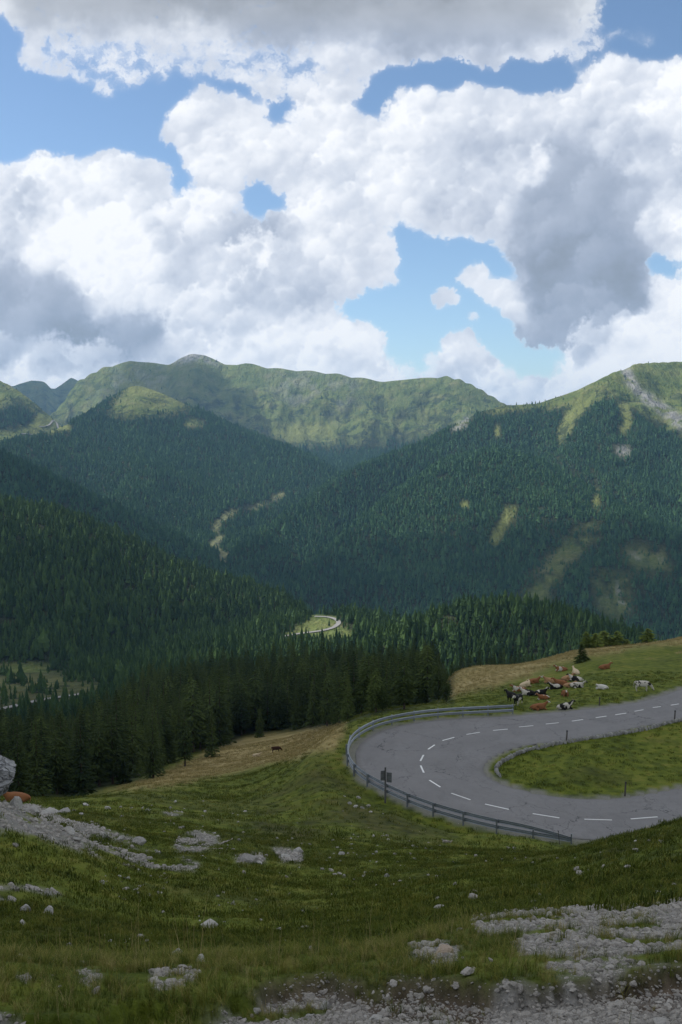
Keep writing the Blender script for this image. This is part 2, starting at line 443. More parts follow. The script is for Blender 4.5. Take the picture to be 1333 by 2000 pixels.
NEAR = []
for r, row in ((2.6, [(-250, 2083), (100, 2083), (450, 2083), (800, 2083), (1150, 2083), (1600, 2083)]),
               (3.7, [(-250, 1962), (100, 1960), (450, 1962), (800, 1950), (1150, 1940), (1600, 1935)]),
               (4.7, [(-250, 1898), (100, 1896), (450, 1895), (800, 1880), (1150, 1850), (1600, 1840)]),
               (6.1, [(-250, 1868), (0, 1866), (333, 1868), (600, 1862), (800, 1836), (950, 1812), (1150, 1800), (1333, 1790), (1600, 1780)]),
               (8.2, [(950, 1786), (1150, 1774), (1333, 1758), (1600, 1745)]),
               (9.5, [(-250, 1888), (0, 1886), (333, 1888), (600, 1880), (800, 1850)]),
               (12.0, [(1000, 1800), (1333, 1775), (1600, 1770)]),
               (16.0, [(-250, 1840), (0, 1838), (333, 1846), (600, 1848), (800, 1822), (950, 1790), (1150, 1765), (1333, 1738), (1600, 1720)])):
    NEAR += [(a, b, r) for a, b in row]
NEAR += [(0, 1765, 21), (160, 1790, 21), (-250, 1740, 21), (-300, 1640, 27), (0, 1690, 26), (0, 1645, 29), (-100, 1560, 34), (0, 1572, 35), (100, 1612, 36), (200, 1665, 37), (60, 1590, 40), (30, 1600, 52),
         (150, 1590, 60), (30, 1570, 78), (-300, 1540, 60),
         (250, 1740, 28), (260, 1680, 40), (280, 1640, 50),
         (333, 1800, 23), (400, 1720, 35), (400, 1640, 53), (350, 1590, 72), (333, 1548, 98), (200, 1556, 118), (300, 1530, 132),
         (600, 1790, 26), (600, 1720, 40), (600, 1655, 57), (540, 1600, 75), (600, 1565, 83), (635, 1505, 92), (650, 1470, 100), (690, 1580, 79), (780, 1612, 74), (860, 1640, 70), (980, 1655, 66), (500, 1540, 112), (450, 1515, 150), (540, 1475, 195), (640, 1440, 150), (400, 1502, 190), (260, 1535, 165),
         (165, 1557, 150), (300, 1515, 190), (450, 1480, 225), (560, 1450, 245), (650, 1418, 250),
         (900, 1760, 23), (900, 1700, 38), (900, 1662, 57), (1000, 1720, 30), (1100, 1700, 33), (1333, 1700, 19), (1333, 1650, 28), (1333, 1606, 42), (1220, 1632, 47), (1120, 1652, 54),
         (1600, 1560, 44), (1600, 1650, 24), (1333, 1604, 48), (1220, 1645, 56), (1100, 1672, 62), (1500, 1640, 62),
         (700, 1398, 140), (760, 1392, 160), (860, 1364, 175), (820, 1378, 200), (700, 1400, 210), (880, 1325, 178),
         (1000, 1366, 131), (920, 1348, 150), (1100, 1332, 146), (1250, 1328, 141), (1100, 1292, 175), (1250, 1266, 188), (1333, 1248, 200), (1480, 1222, 210), (1000, 1300, 188), (1333, 1296, 162), (930, 1303, 192), (1140, 1268, 200),
         (950, 1345, 260), (1200, 1300, 270), (1400, 1290, 280), (1000, 1365, 400), (1333, 1350, 420), (1600, 1330, 300),
         (100, 1500, 240), (-200, 1490, 260), (0, 1470, 370), (300, 1462, 290), (600, 1402, 320), (800, 1375, 280), (0, 1432, 540), (300, 1395, 450), (600, 1352, 450), (850, 1345, 420), (260, 1360, 640), (620, 1312, 620), (0, 1405, 690), (-300, 1410, 600), (-300, 1470, 400)]
for k in (6, 30, 60, 90, 110, 130, 150, 170, 190, 215, 236):
    for L in (RO, RI):
        x, y = L[k]; px, py = to_px(x, y, ZR)
        NEAR.append((float(px), float(py), math.hypot(x, y)))
for x, y in ((40, 100), (25, 95), (50, 106)):
    px, py = to_px(x, y, ZR); NEAR.append((float(px), float(py), math.hypot(x, y)))

class TPS:
    def __init__(s, a, l, t, lam=1e-3):
        s.a, s.l = a, l; n = len(a)
        K = s.k((a[:, None] - a) ** 2 + (l[:, None] - l) ** 2) + lam * np.eye(n)
        P = np.stack([np.ones(n), a, l], 1)
        A = np.block([[K, P], [P.T, np.zeros((3, 3))]])
        w = np.linalg.solve(A, np.r_[t, 0, 0, 0]); s.w, s.p = w[:n], w[n:]
    @staticmethod
    def k(r2): return r2 * np.log(r2 + 1e-12)
    def __call__(s, a, l):
        o = s.p[0] + s.p[1] * a + s.p[2] * l
        for i in range(len(s.a)):
            o = o + s.w[i] * s.k((a - s.a[i]) ** 2 + (l - s.l[i]) ** 2)
        return o
_n = np.array(NEAR, float); _a, _t = azt(_n[:, 0], _n[:, 1])
AZK = 4.5
near_tps = TPS(_a * AZK, np.log(_n[:, 2]), _t, 2e-4)

# valley floor: (px, distance, height)
BASE = [(-400, 700, -188), (0, 700, -190), (0, 850, -214), (100, 800, -210), (300, 820, -222), (600, 900, -228), (640, 1150, -240), (640, 1300, -243), (600, 1300, -241), (720, 1300, -248),
        (850, 900, -235), (1000, 800, -225), (1000, 1650, -370), (1300, 1700, -385), (1333, 900, -205), (1000, 2100, -430), (1400, 2100, -440), (430, 2300, -325), (430, 1900, -370), (480, 2800, -300), (540, 3250, -262),
        (0, 2000, -330), (720, 2000, -410), (700, 4400, -150), (0, 4200, -20), (1400, 4500, 0), (0, 9000, 0), (1400, 9000, 0), (-400, 1800, -240), (-400, 4000, 0), (1800, 2000, -430), (1800, 900, -220), (600, 5200, -80)]
_b = np.array(BASE, float); _ba = azt(_b[:, 0], np.full(len(_b), 1000.0))[0]
base_tps = TPS(_ba * 2.0, np.log(_b[:, 1]), _b[:, 2], 1e-2)

# ridges: crest points (px, py, distance), front drop, front slope, back slope, crest width, relief
LAYERS = {
 'distant': ([(-700, 760, 8500), (-200, 735, 8200), (25, 748, 8000), (62, 733, 8000), (88, 728, 8000), (108, 741, 8100), (150, 737, 8600), (215, 760, 8600), (400, 900, 8600), (1800, 900, 8600)], 700, 0.42, 0.5, 6, 14),
 'main':    ([(-100, 960, 5300), (60, 850, 5600), (120, 790, 5800), (150, 745, 5900), (200, 718, 6000), (255, 705, 6100), (330, 711, 6000), (352, 698, 6000), (375, 690, 6000), (400, 694, 6000), (440, 712, 6000), (480, 709, 5950), (530, 718, 5900), (600, 724, 5850), (660, 730, 5800), (740, 743, 5700), (830, 738, 5700), (872, 735, 5700), (900, 741, 5600), (940, 760, 5500), (985, 787, 5400), (1060, 850, 5300), (1200, 950, 5200), (1800, 980, 5200)], 620, 0.56, 0.5, 8, 46),
 'leftfar': ([(-800, 720, 5000), (-100, 712, 4800), (0, 741, 4600), (30, 757, 4550), (75, 793, 4450), (140, 850, 4300), (300, 960, 4200), (1800, 1000, 4200)], 500, 0.40, 0.5, 25, 25),
 'spur':    ([(-700, 880, 3300), (-100, 872, 3300), (0, 868, 3350), (100, 842, 3550), (170, 812, 3800), (225, 772, 4050), (262, 750, 4150), (300, 762, 4100), (370, 792, 3950), (480, 842, 3800), (600, 888, 3650), (680, 935, 3450), (720, 985, 3300), (900, 1100, 3200), (1800, 1150, 3200)], 420, 0.33, 0.35, 40, 30),
 'right':   ([(-800, 1300, 2300), (300, 1200, 2200), (425, 1112, 2300), (470, 1072, 2420), (560, 1003, 2680), (640, 946, 2880), (700, 914, 3040), (820, 868, 3350), (880, 836, 3500), (940, 806, 3680), (985, 792, 3780), (1050, 788, 3740), (1130, 761, 3700), (1200, 726, 3720), (1222, 722, 3800), (1240, 711, 3950), (1333, 706, 4100), (1500, 690, 4200), (1900, 740, 4200)], 760, 0.40, 0.4, 30, 40),
 'rightspur': ([(-800, 1400, 2000), (560, 1150, 2150), (680, 1040, 2450), (760, 970, 2650), (860, 905, 2850), (965, 878, 2950), (1060, 905, 2850), (1180, 970, 2650), (1280, 1030, 2500), (1400, 1080, 2400), (1900, 1250, 2300)], 380, 0.42, 0.25, 60, 30),
 'leftdark': ([(-800, 830, 2700), (-300, 852, 2650), (0, 885, 2500), (100, 930, 2420), (250, 1005, 2320), (370, 1062, 2220), (430, 1105, 2150), (500, 1200, 2050), (800, 1350, 1900), (1900, 1400, 1900)], 300, 0.35, 0.3, 35, 20),
 'leftnear': ([(-800, 905, 1800), (-300, 950, 1720), (0, 985, 1640), (130, 1004, 1600), (250, 1060, 1560), (350, 1108, 1520), (450, 1142, 1470), (540, 1170, 1420), (590, 1195, 1390), (625, 1245, 1330), (700, 1330, 1250), (1900, 1400, 1200)], 175, 0.30, 0.3, 30, 9),
 'knoll':   ([(-800, 1500, 900), (660, 1320, 900), (720, 1272, 950), (790, 1235, 1010), (870, 1202, 1070), (965, 1186, 1100), (1080, 1196, 1090), (1180, 1232, 1050), (1250, 1262, 1000), (1400, 1330, 950), (1900, 1400, 900)], 150, 0.32, 0.35, 30, 8),
}
_LC = {}
for _k, (_pts, *_r) in LAYERS.items():
    _p = np.array(_pts, float); _aa, _tt = azt(_p[:, 0], _p[:, 1])
    _ax = np.linspace(-0.7, 0.7, 1401)
    def _sm(v, sg): return blur(np.vstack([v, v]), sg)[0] if sg else v
    _rr = _sm(np.interp(_ax, _aa, _p[:, 2]), 22.0); _ts = _sm(np.interp(_ax, _aa, _tt), 1.3 if _k in ('main', 'right') else 1.0 if _k == 'distant' else 6.0)
    _LC[_k] = (_ax, _rr, _rr * _ts) + tuple(_r)

def smax(a, b, k):
    h = np.clip(0.5 + 0.5 * (b - a) / k, 0, 1)
    return a * (1 - h) + b * h + k * h * (1 - h)

def far_height(az, r, X, Y):
    z = base_tps(np.clip(az, -0.5, 0.5) * 2.0, np.log(np.clip(r, 600, 9000)))
    owner = np.zeros(z.shape, np.int8)
    n1 = ridged(X / 620.0, Y / 620.0, 5, 5, 0.52); n2 = fbm(X / 330.0 + 9, Y / 330.0, 5, 25)
    wv = 90 * fbm(X / 500.0, Y / 500.0, 3, 88); g1 = ridged((X + wv) / 240.0, (Y + wv) / 900.0, 4, 81, 0.55)
    for i, (k, (aa, rc, zc, H, sf, sb, w, rel)) in enumerate(_LC.items()):
        R = np.interp(az, aa, rc); Z = np.interp(az, aa, zc)
        d = R - r
        df = np.sqrt(np.maximum(d, 0) ** 2 + w * w) - w
        db = np.sqrt(np.maximum(-d, 0) ** 2 + w * w) - w
        zl = Z - np.where(d > 0, H * (1 - np.exp(-df * sf / H)) + 0.10 * df, db * sb)
        fade = 0.10 + 0.90 * smooth(0, 420 if rel > 20 else 160, np.abs(d))
        if k in ('main', 'right', 'spur', 'leftfar', 'rightspur'):
            zl = zl - {'main': 46, 'right': 30}.get(k, 18) * smooth(30, 350, np.abs(d)) * smooth(2600, 1500, d) * (g1 - 0.25 + 0.3 * n2)
        zl = zl + rel * fade * ((n1 - 0.35) * 1.25 + n2 * 0.7) * smooth(2600, 1700, d)
        owner = np.where(zl > z, i + 1, owner)
        z = smax(z, zl, 12.0)
    return z, owner

def near_height(az, r, X, Y):
    t = near_tps(np.clip(az, -0.48, 0.48) * AZK, np.log(np.clip(r, 2.2, 720)))
    z = t * r
    # small relief, each octave only where it is small beside the distance
    z = z + 0.030 * fbm(X / 0.55, Y / 0.55, 4, 401) * smooth(30, 8, r)
    z = z + 0.22 * fbm(X / 5.0, Y / 5.0, 4, 411) * smooth(8, 22, r) * smooth(220, 90, r)
    z = z + 0.55 * fbm(X / 14.0, Y / 14.0, 3, 421) * smooth(26, 50, r)
    z = z + 1.6 * fbm(X / 60.0, Y / 60.0, 3, 431) * smooth(140, 260, r)
    # the cut ledge at the gravel edge
    return z

def land(az, r):
    X = r * np.sin(az); Y = r * np.cos(az)
    zf, owner = far_height(az, np.maximum(r, 500), X, Y)
    zn = near_height(az, r, X, Y)
    b = smooth(520, 690, r)
    z = zn * (1 - b) + zf * b
    owner = np.where(r < 600, 0, owner)
    return z, owner

def carve(X, Y, z):
    """level ground under and beside the road"""
    m = (X > -25) & (X < 90) & (Y > 55) & (Y < 165)
    if not m.any(): return z, np.full(X.shape, 99.0)
    xs, ys, zz = X[m], Y[m], z[m]
    ins = in_poly(ROAD_POLY, xs, ys)
    isl = in_poly(np.vstack([RI, [(75, 100), (75, 127)]]), xs, ys)
    do = dist_line(xs, ys, RO[::2]); di = dist_line(xs, ys, RI[::2])
    d = np.where(ins, 0, np.minimum(do, di))
    outer = ~ins & ~isl
    w = np.where(outer, 1 - smooth(1.3, 7.5, do), 1 - smooth(0.4, 4.0, di) * 0.8)
    target = np.where(isl, ZR + 0.10 + 0.45 * smooth(1.5, 6, di), ZR - 0.03 - 0.10 * smooth(0.2, 1.5, do))
    target = np.where(ins, ZR - 0.10, target)
    w = np.where(ins, 1, w)
    z = z.copy(); z[m] = zz * (1 - w) + target * w
    dd = np.full(X.shape, 99.0); dd[m] = d
    return z, dd

# ---------------------------------------------------------------- polar sheet
azf = np.arange(-0.43, 0.4301, 0.00135)
grow = 0.0015 * 1.13 ** np.arange(1, 60); g_ = np.cumsum(grow); g_ = g_[g_ < math.pi - 0.43 - 0.02]
AZ = np.r_[-(0.43 + g_)[::-1], azf, 0.43 + g_]
lr = [math.log(1.2)]
while lr[-1] < math.log(12600.0):
    r_ = math.exp(lr[-1])
    st = 0.03 if r_ < 2.4 else 0.0085 if r_ < 14 else 0.0105 if r_ < 300 else 0.013 if r_ < 700 else 0.0085 if r_ < 6500 else 0.05
    lr.append(lr[-1] + st)
LR = np.array(lr); RR = np.exp(LR)
GA, GR = np.meshgrid(AZ, RR)
GXw = GR * np.sin(GA); GYw = GR * np.cos(GA)
GZ, OWN = land(GA, GR)
GZ, DROAD = carve(GXw, GYw, GZ)
print('terrain grid', GZ.shape, round(time.time() - _T0, 1))

def grid_at(az, r, A=None):
    """bilinear look-up on the sheet (az, r arrays)"""
    A = GZ if A is None else A
    j = np.interp(az, AZ, np.arange(len(AZ))); i = np.interp(np.log(r), LR, np.arange(len(LR)))
    i = np.clip(i, 0, len(LR) - 1.001); j = np.clip(j, 0, len(AZ) - 1.001)
    i0 = i.astype(int); j0 = j.astype(int); ti = i - i0; tj = j - j0
    return (A[i0, j0] * (1 - ti) * (1 - tj) + A[i0, j0 + 1] * (1 - ti) * tj + A[i0 + 1, j0] * ti * (1 - tj) + A[i0 + 1, j0 + 1] * ti * tj)
def ground(x, y):
    x = np.atleast_1d(np.asarray(x, float)); y = np.atleast_1d(np.asarray(y, float))
    z = grid_at(np.arctan2(x, y), np.hypot(x, y))
    return z if len(z) > 1 else float(z[0])
def hit(px, py, rmin=2.3, rmax=9000):
    """where the photograph's line of sight meets the land"""
    a, t = azt(px, py); a = float(a); t = float(t)
    r = RR[(RR > rmin) & (RR < rmax)]
    z = grid_at(np.full(len(r), a), r)
    u = z - t * r
    k = np.where(u >= 0)[0]
    if len(k) == 0:
        i = int(np.argmax(z / r)); rr = r[i]
    else:
        i = k[0]
        rr = r[0] if i == 0 else r[i - 1] + (r[i] - r[i - 1]) * (-u[i - 1]) / (u[i] - u[i - 1] + 1e-12)
    x, y = rr * math.sin(a), rr * math.cos(a)
    return x, y, ground(x, y)
# ================================================================ what grows or lies where (outlines as seen in the photograph, stored on the land)
VPX, VPY = to_px(GXw, GYw, GZ)
_front = GYw > 0.5
VPX = np.where(_front, VPX, -9999.0); VPY = np.where(_front, VPY, -9999.0)
_wx = fbm(GXw / (GR * 0.03 + 0.1), GYw / (GR * 0.06 + 0.1), 4, 501); _wy = fbm(GXw / (GR * 0.03 + 0.1), GYw / (GR * 0.06 + 0.1), 4, 551)
N100 = fbm(GXw / 130.0, GYw / 130.0, 5, 601); N30 = fbm(GXw / 34.0, GYw / 34.0, 4, 611); N8 = fbm(GXw / 8.0, GYw / 8.0, 4, 621); N2 = fbm(GXw / 1.6, GYw / 1.6, 4, 631)

_PGRID = {}
def region(polys, r0, r1, soft=8.0, warp=14.0):
    """soft mask on the sheet from outlines in photograph pixels, for distances r0..r1"""
    q = 4.0
    gx = np.arange(-620, 1980, q); gy = np.arange(640, 2120, q)
    A, B = np.meshgrid(gx, gy)
    m = np.zeros(A.shape)
    for p in polys: m = np.maximum(m, in_poly(p, A, B).astype(float))
    m = blur(m, soft / q)
    sel = (GR >= r0) & (GR <= r1) & (VPX > -600) & (VPX < 1960)
    out = np.zeros(GR.shape, np.float32)
    out[sel] = sample(m, (VPY[sel] + _wy[sel] * warp - 640) / q, (VPX[sel] + _wx[sel] * warp * 1.6 + 620) / q)
    return out

DRY = region([[(150, 1562), (300, 1520), (460, 1440), (560, 1425), (680, 1405), (672, 1436), (650, 1464), (560, 1484), (420, 1515), (330, 1532), (230, 1545)],
              [(860, 1300), (1000, 1270), (1140, 1235), (1333, 1215), (1700, 1150), (1700, 1230), (1333, 1252), (1240, 1262), (1190, 1275), (1080, 1296), (1020, 1325), (960, 1342), (870, 1360)]], 90, 320, 6, 8)
DRY = np.maximum(DRY, 0.75 * smooth(0.12, 0.35, N8 + 0.3 * N2) * region([[(1180, 1255), (1333, 1235), (1500, 1225), (1500, 1275), (1333, 1275), (1200, 1290)]], 120, 260, 6, 8))
ROUGH_SHADE = 0.5 * smooth(0.0, 0.3, N8 + 0.5 * fbm(GXw / 22.0, GYw / 22.0, 3, 651)) * (GR > 14) * (GR < 110) * (DROAD > 3)
ROUGH_SHADE = np.maximum(ROUGH_SHADE, region([[(460, 1640), (500, 1570), (600, 1510), (660, 1480), (690, 1530), (760, 1585), (880, 1625), (900, 1650), (780, 1650), (640, 1640), (560, 1665)],
                [(1180, 1640), (1333, 1600), (1600, 1560), (1600, 1740), (1333, 1740), (1150, 1700)], [(-300, 1760), (120, 1748), (270, 1775), (240, 1828), (60, 1840), (-300, 1840)]], 14, 110, 12, 18) * smooth(-0.35, 0.3, N8 + 0.4 * N2))  # last outline puts the hollow's shade into the ground colour
GRAVEL = region([[(-50, 1545), (40, 1552), (100, 1588), (180, 1612), (265, 1638), (255, 1646), (180, 1630), (165, 1664), (90, 1645), (0, 1625), (-300, 1620), (-300, 1520)],
                 [(345, 1640), (375, 1625), (425, 1630), (432, 1650), (390, 1668), (345, 1662)],
                 [(455, 1672), (510, 1668), (520, 1684), (470, 1688)], [(530, 1660), (590, 1656), (588, 1680), (545, 1682)]], 18, 75, 4, 10)
GRAVEL = np.maximum(GRAVEL, region([[(-60, 1728), (60, 1732), (130, 1740), (120, 1752), (30, 1756), (-60, 1760)], [(230, 1680), (390, 1688), (385, 1702), (250, 1700)], [(300, 1585), (370, 1582), (350, 1592)], [(160, 1630), (400, 1690), (380, 1705), (180, 1670)]], 18, 75, 4, 12) * smooth(-0.1, 0.15, N2 + 0.5 * N8))
_fg = region([[(925, 1800), (1000, 1770), (1120, 1768), (1333, 1752), (1500, 1745), (1500, 1830), (1333, 1860), (1230, 1880), (1120, 1890), (1000, 1870), (1010, 1830), (930, 1815)],
              [(795, 1850), (860, 1838), (900, 1850), (885, 1872), (820, 1874)], [(1000, 1905), (1333, 1880), (1500, 1880), (1500, 2200), (960, 2200), (930, 1950)]], 2.2, 11, 5, 22)
_fg = np.maximum(_fg, region([[(230, 1995), (340, 1965), (480, 1940), (560, 1922), (680, 1918), (760, 1940), (880, 1958), (960, 1950), (960, 2200), (200, 2200)], [(560, 1840), (620, 1842), (600, 1856)], [(20, 1900), (70, 1905), (50, 1920)], [(-50, 1960), (40, 1985), (40, 2100), (-50, 2100)],
                              [(300, 1900), (390, 1892), (395, 1910), (330, 1930), (300, 1935)], [(150, 1900), (200, 1895), (180, 1930)]], 2.2, 6, 4, 14))
_fg = _fg * smooth(-0.30, 0.05, fbm(GXw / 0.55, GYw / 0.40, 4, 641))
GRAVEL = GRAVEL * smooth(-0.38, -0.08, fbm(GXw / 1.7, GYw / 1.7, 4, 661))
GRAVEL = np.maximum(GRAVEL, _fg)
_isl = in_poly(np.vstack([RI, [(75, 100), (75, 127)]]), GXw, GYw) & (DROAD < 50)
SHOULDER = np.where(DROAD < 50, np.where(_isl, smooth(0.75, 0.2, DROAD + 0.5 * N2), smooth(1.5, 0.5, DROAD + 0.9 * N2)), 0)
GRAVEL = np.maximum(GRAVEL, 0.85 * SHOULDER)
SOIL = region([[(480, 1935), (560, 1905), (900, 1912), (980, 1925), (1333, 1880), (1500, 1900), (1500, 2200), (900, 2200), (940, 1965), (700, 1935), (560, 1935)]], 2.2, 6, 5, 16)
# forest and open land of the slopes
OPEN = region([[(230, 775), (255, 740), (310, 748), (385, 800), (350, 800), (290, 812), (220, 812)]], 3400, 4700, 7, 10)                     # green knob
OPEN = np.maximum(OPEN, region([[(360, 820), (400, 826), (395, 836), (365, 834)], [(215, 808), (300, 800), (300, 812), (220, 816)]], 3000, 4700, 3, 6))
OPEN = np.maximum(OPEN, region([[(65, 818), (135, 822), (138, 840), (60, 850), (-60, 872), (-60, 850), (50, 838)], [(75, 800), (110, 806), (100, 822), (70, 822)]], 2600, 5200, 3, 5))
_l1 = (OWN == list(LAYERS).index('main') + 1) | (OWN == 1)
_tl = 835 + 26 * _wx + 30 * N100 + np.where(VPX < 200, 0, 0) + 25 * smooth(480, 560, VPX) - 10 * smooth(760, 900, VPX)
OPEN = np.maximum(OPEN, np.where(_l1, smooth(12, -26, VPY - _tl), 0))
OPEN = np.maximum(OPEN, region([[(525, 845), (560, 822), (645, 825), (665, 855), (650, 872), (600, 862), (560, 866)]], 4000, 6500, 5, 8))
OPEN = np.where(OWN == list(LAYERS).index('leftfar') + 1, np.maximum(OPEN, smooth(10, -12, VPY - 795 - 30 * N100)), OPEN)
_r = OWN == list(LAYERS).index('right') + 1
_tr = np.interp(VPX, [900, 985, 1060, 1130, 1180, 1220, 1260, 1333, 1500], [806, 800, 796, 800, 775, 775, 812, 850, 860])
OPEN = np.where(_r, np.maximum(OPEN, smooth(10, -10, VPY - _tr - 14 * N100 - 10 * N30)), OPEN)
STRIPS = region([[(1092, 868), (1088, 845), (1105, 805), (1130, 782), (1160, 775), (1150, 795), (1128, 820), (1112, 850)], [(1208, 852), (1218, 820), (1205, 785), (1228, 785), (1238, 825), (1222, 850)],
                 [(955, 1062), (985, 1010), (990, 988), (1010, 990), (998, 1030), (975, 1065)], [(968, 850), (975, 825), (982, 850)], [(1160, 980), (1168, 955), (1172, 985), (1162, 1000)],
                 [(890, 985), (915, 975), (918, 995)]], 1900, 4600, 2.5, 6)
BROAD = smooth(-0.5, 0.1, N30 + 0.5 * N100) * region([[(1010, 1180), (1050, 1110), (1090, 1060), (1150, 1025), (1175, 1035), (1120, 1090), (1090, 1130), (1070, 1180)], [(1150, 1120), (1230, 1120), (1240, 1200), (1180, 1210)], [(1215, 1075), (1290, 1070), (1310, 1110), (1240, 1120)]], 1900, 4600, 9, 20)
ROCK = region([[(1215, 718), (1232, 722), (1255, 760), (1335, 812), (1325, 835), (1265, 790), (1235, 765), (1224, 745)], [(876, 836), (905, 814), (926, 814), (915, 830), (885, 842)], [(1195, 868), (1225, 872), (1240, 892), (1215, 890)],
               [(336, 700), (375, 688), (440, 710), (400, 712), (350, 708)]], 1900, 6500, 3, 12)
ROCK = np.maximum(ROCK, 0.65 * region([[(1225, 1085), (1285, 1080), (1300, 1105), (1240, 1112)], [(1160, 1135), (1225, 1130), (1235, 1195), (1190, 1180)]], 1900, 4600, 4, 10) * smooth(0.1, 0.3, N30))
ROCK = np.maximum(ROCK, 0.42 * region([[(530, 722), (700, 728), (720, 770), (640, 800), (560, 780), (520, 750)], [(180, 740), (330, 720), (330, 760), (200, 790)]], 5000, 6400, 14, 20) * smooth(0.05, 0.35, ridged(GXw / 210.0, GYw / 210.0, 5, 71) - 0.25))
_vl = [(556, 961), (530, 982), (500, 990), (460, 999), (435, 1012), (416, 1032), (424, 1048), (439, 1047), (424, 1064), (436, 1082), (441, 1102)]
VALLEY = region([[(a[0] - 2.4, a[1] - 1.2), (b[0] - 2.4, b[1] - 1.2), (b[0] + 2.4, b[1] + 1.5), (a[0] + 2.4, a[1] + 1.5)] for a, b in zip(_vl[:-1], _vl[1:])] + [[(525, 980), (548, 962), (555, 970), (530, 986)], [(410, 1030), (440, 1002), (462, 998), (450, 1010), (420, 1036)], [(410, 1066), (425, 1048), (440, 1046), (432, 1060), (415, 1072)], [(430, 1100), (432, 1078), (446, 1080), (442, 1102)]], 1500, 4500, 2.2, 3)
CLEAR = region([[(-300, 1290), (0, 1300), (60, 1292), (105, 1306), (140, 1330), (215, 1338), (235, 1345), (165, 1366), (60, 1386), (-300, 1410)]], 620, 1150, 7, 12)
CLEAR = CLEAR * smooth(-0.38, -0.02, N30 + 0.4 * N8)
CLEAR = np.maximum(CLEAR, region([[(-300, 1388), (0, 1376), (165, 1346), (185, 1352), (165, 1368), (75, 1384), (0, 1404), (-300, 1420)], [(20, 1312), (80, 1305), (120, 1325), (60, 1340)]], 620, 1150, 4, 8))
CLEAR = np.maximum(CLEAR, region([[(545, 1246), (575, 1228), (605, 1214), (612, 1199), (658, 1201), (672, 1222), (700, 1238), (690, 1248), (600, 1252)]], 1000, 1500, 4, 5))
OPENALL = np.clip(np.maximum.reduce([OPEN, STRIPS, 0.8 * BROAD, ROCK, VALLEY, CLEAR * 0.93]), 0, 1)
LIGHTGR = region([[(525, 850), (560, 828), (645, 830), (655, 855), (600, 862), (560, 862)], [(70, 820), (135, 824), (138, 836), (60, 845)], [(235, 760), (262, 742), (310, 752), (370, 790), (300, 768), (260, 770)]], 2600, 6500, 5, 8)
# near stand: everything beyond the meadow edge
_edge = region([[(-700, 1200), (1080, 1200), (900, 1290), (880, 1330), (885, 1375), (860, 1372), (760, 1392), (700, 1405), (668, 1420), (620, 1425), (560, 1428), (480, 1440), (425, 1462), (345, 1478), (300, 1512), (215, 1538), (150, 1556), (60, 1560), (-700, 1610)]], 120, 700, 4, 6)
_beyond = (GR > 205) & (VPX > 850)
STAND = np.where((GR > 118) & (GR < 640), np.maximum(_edge, _beyond * smooth(215, 240, GR)), 0)

_cut = region([[(-60, 1975), (40, 1985), (150, 1990), (250, 1962), (480, 1942), (560, 1908), (900, 1915), (980, 1928), (1333, 1885), (1600, 1880), (1600, 2300), (-200, 2300), (-200, 1990)]], 2.2, 5.2, 3, 16)
GZ = GZ - 0.10 * _cut

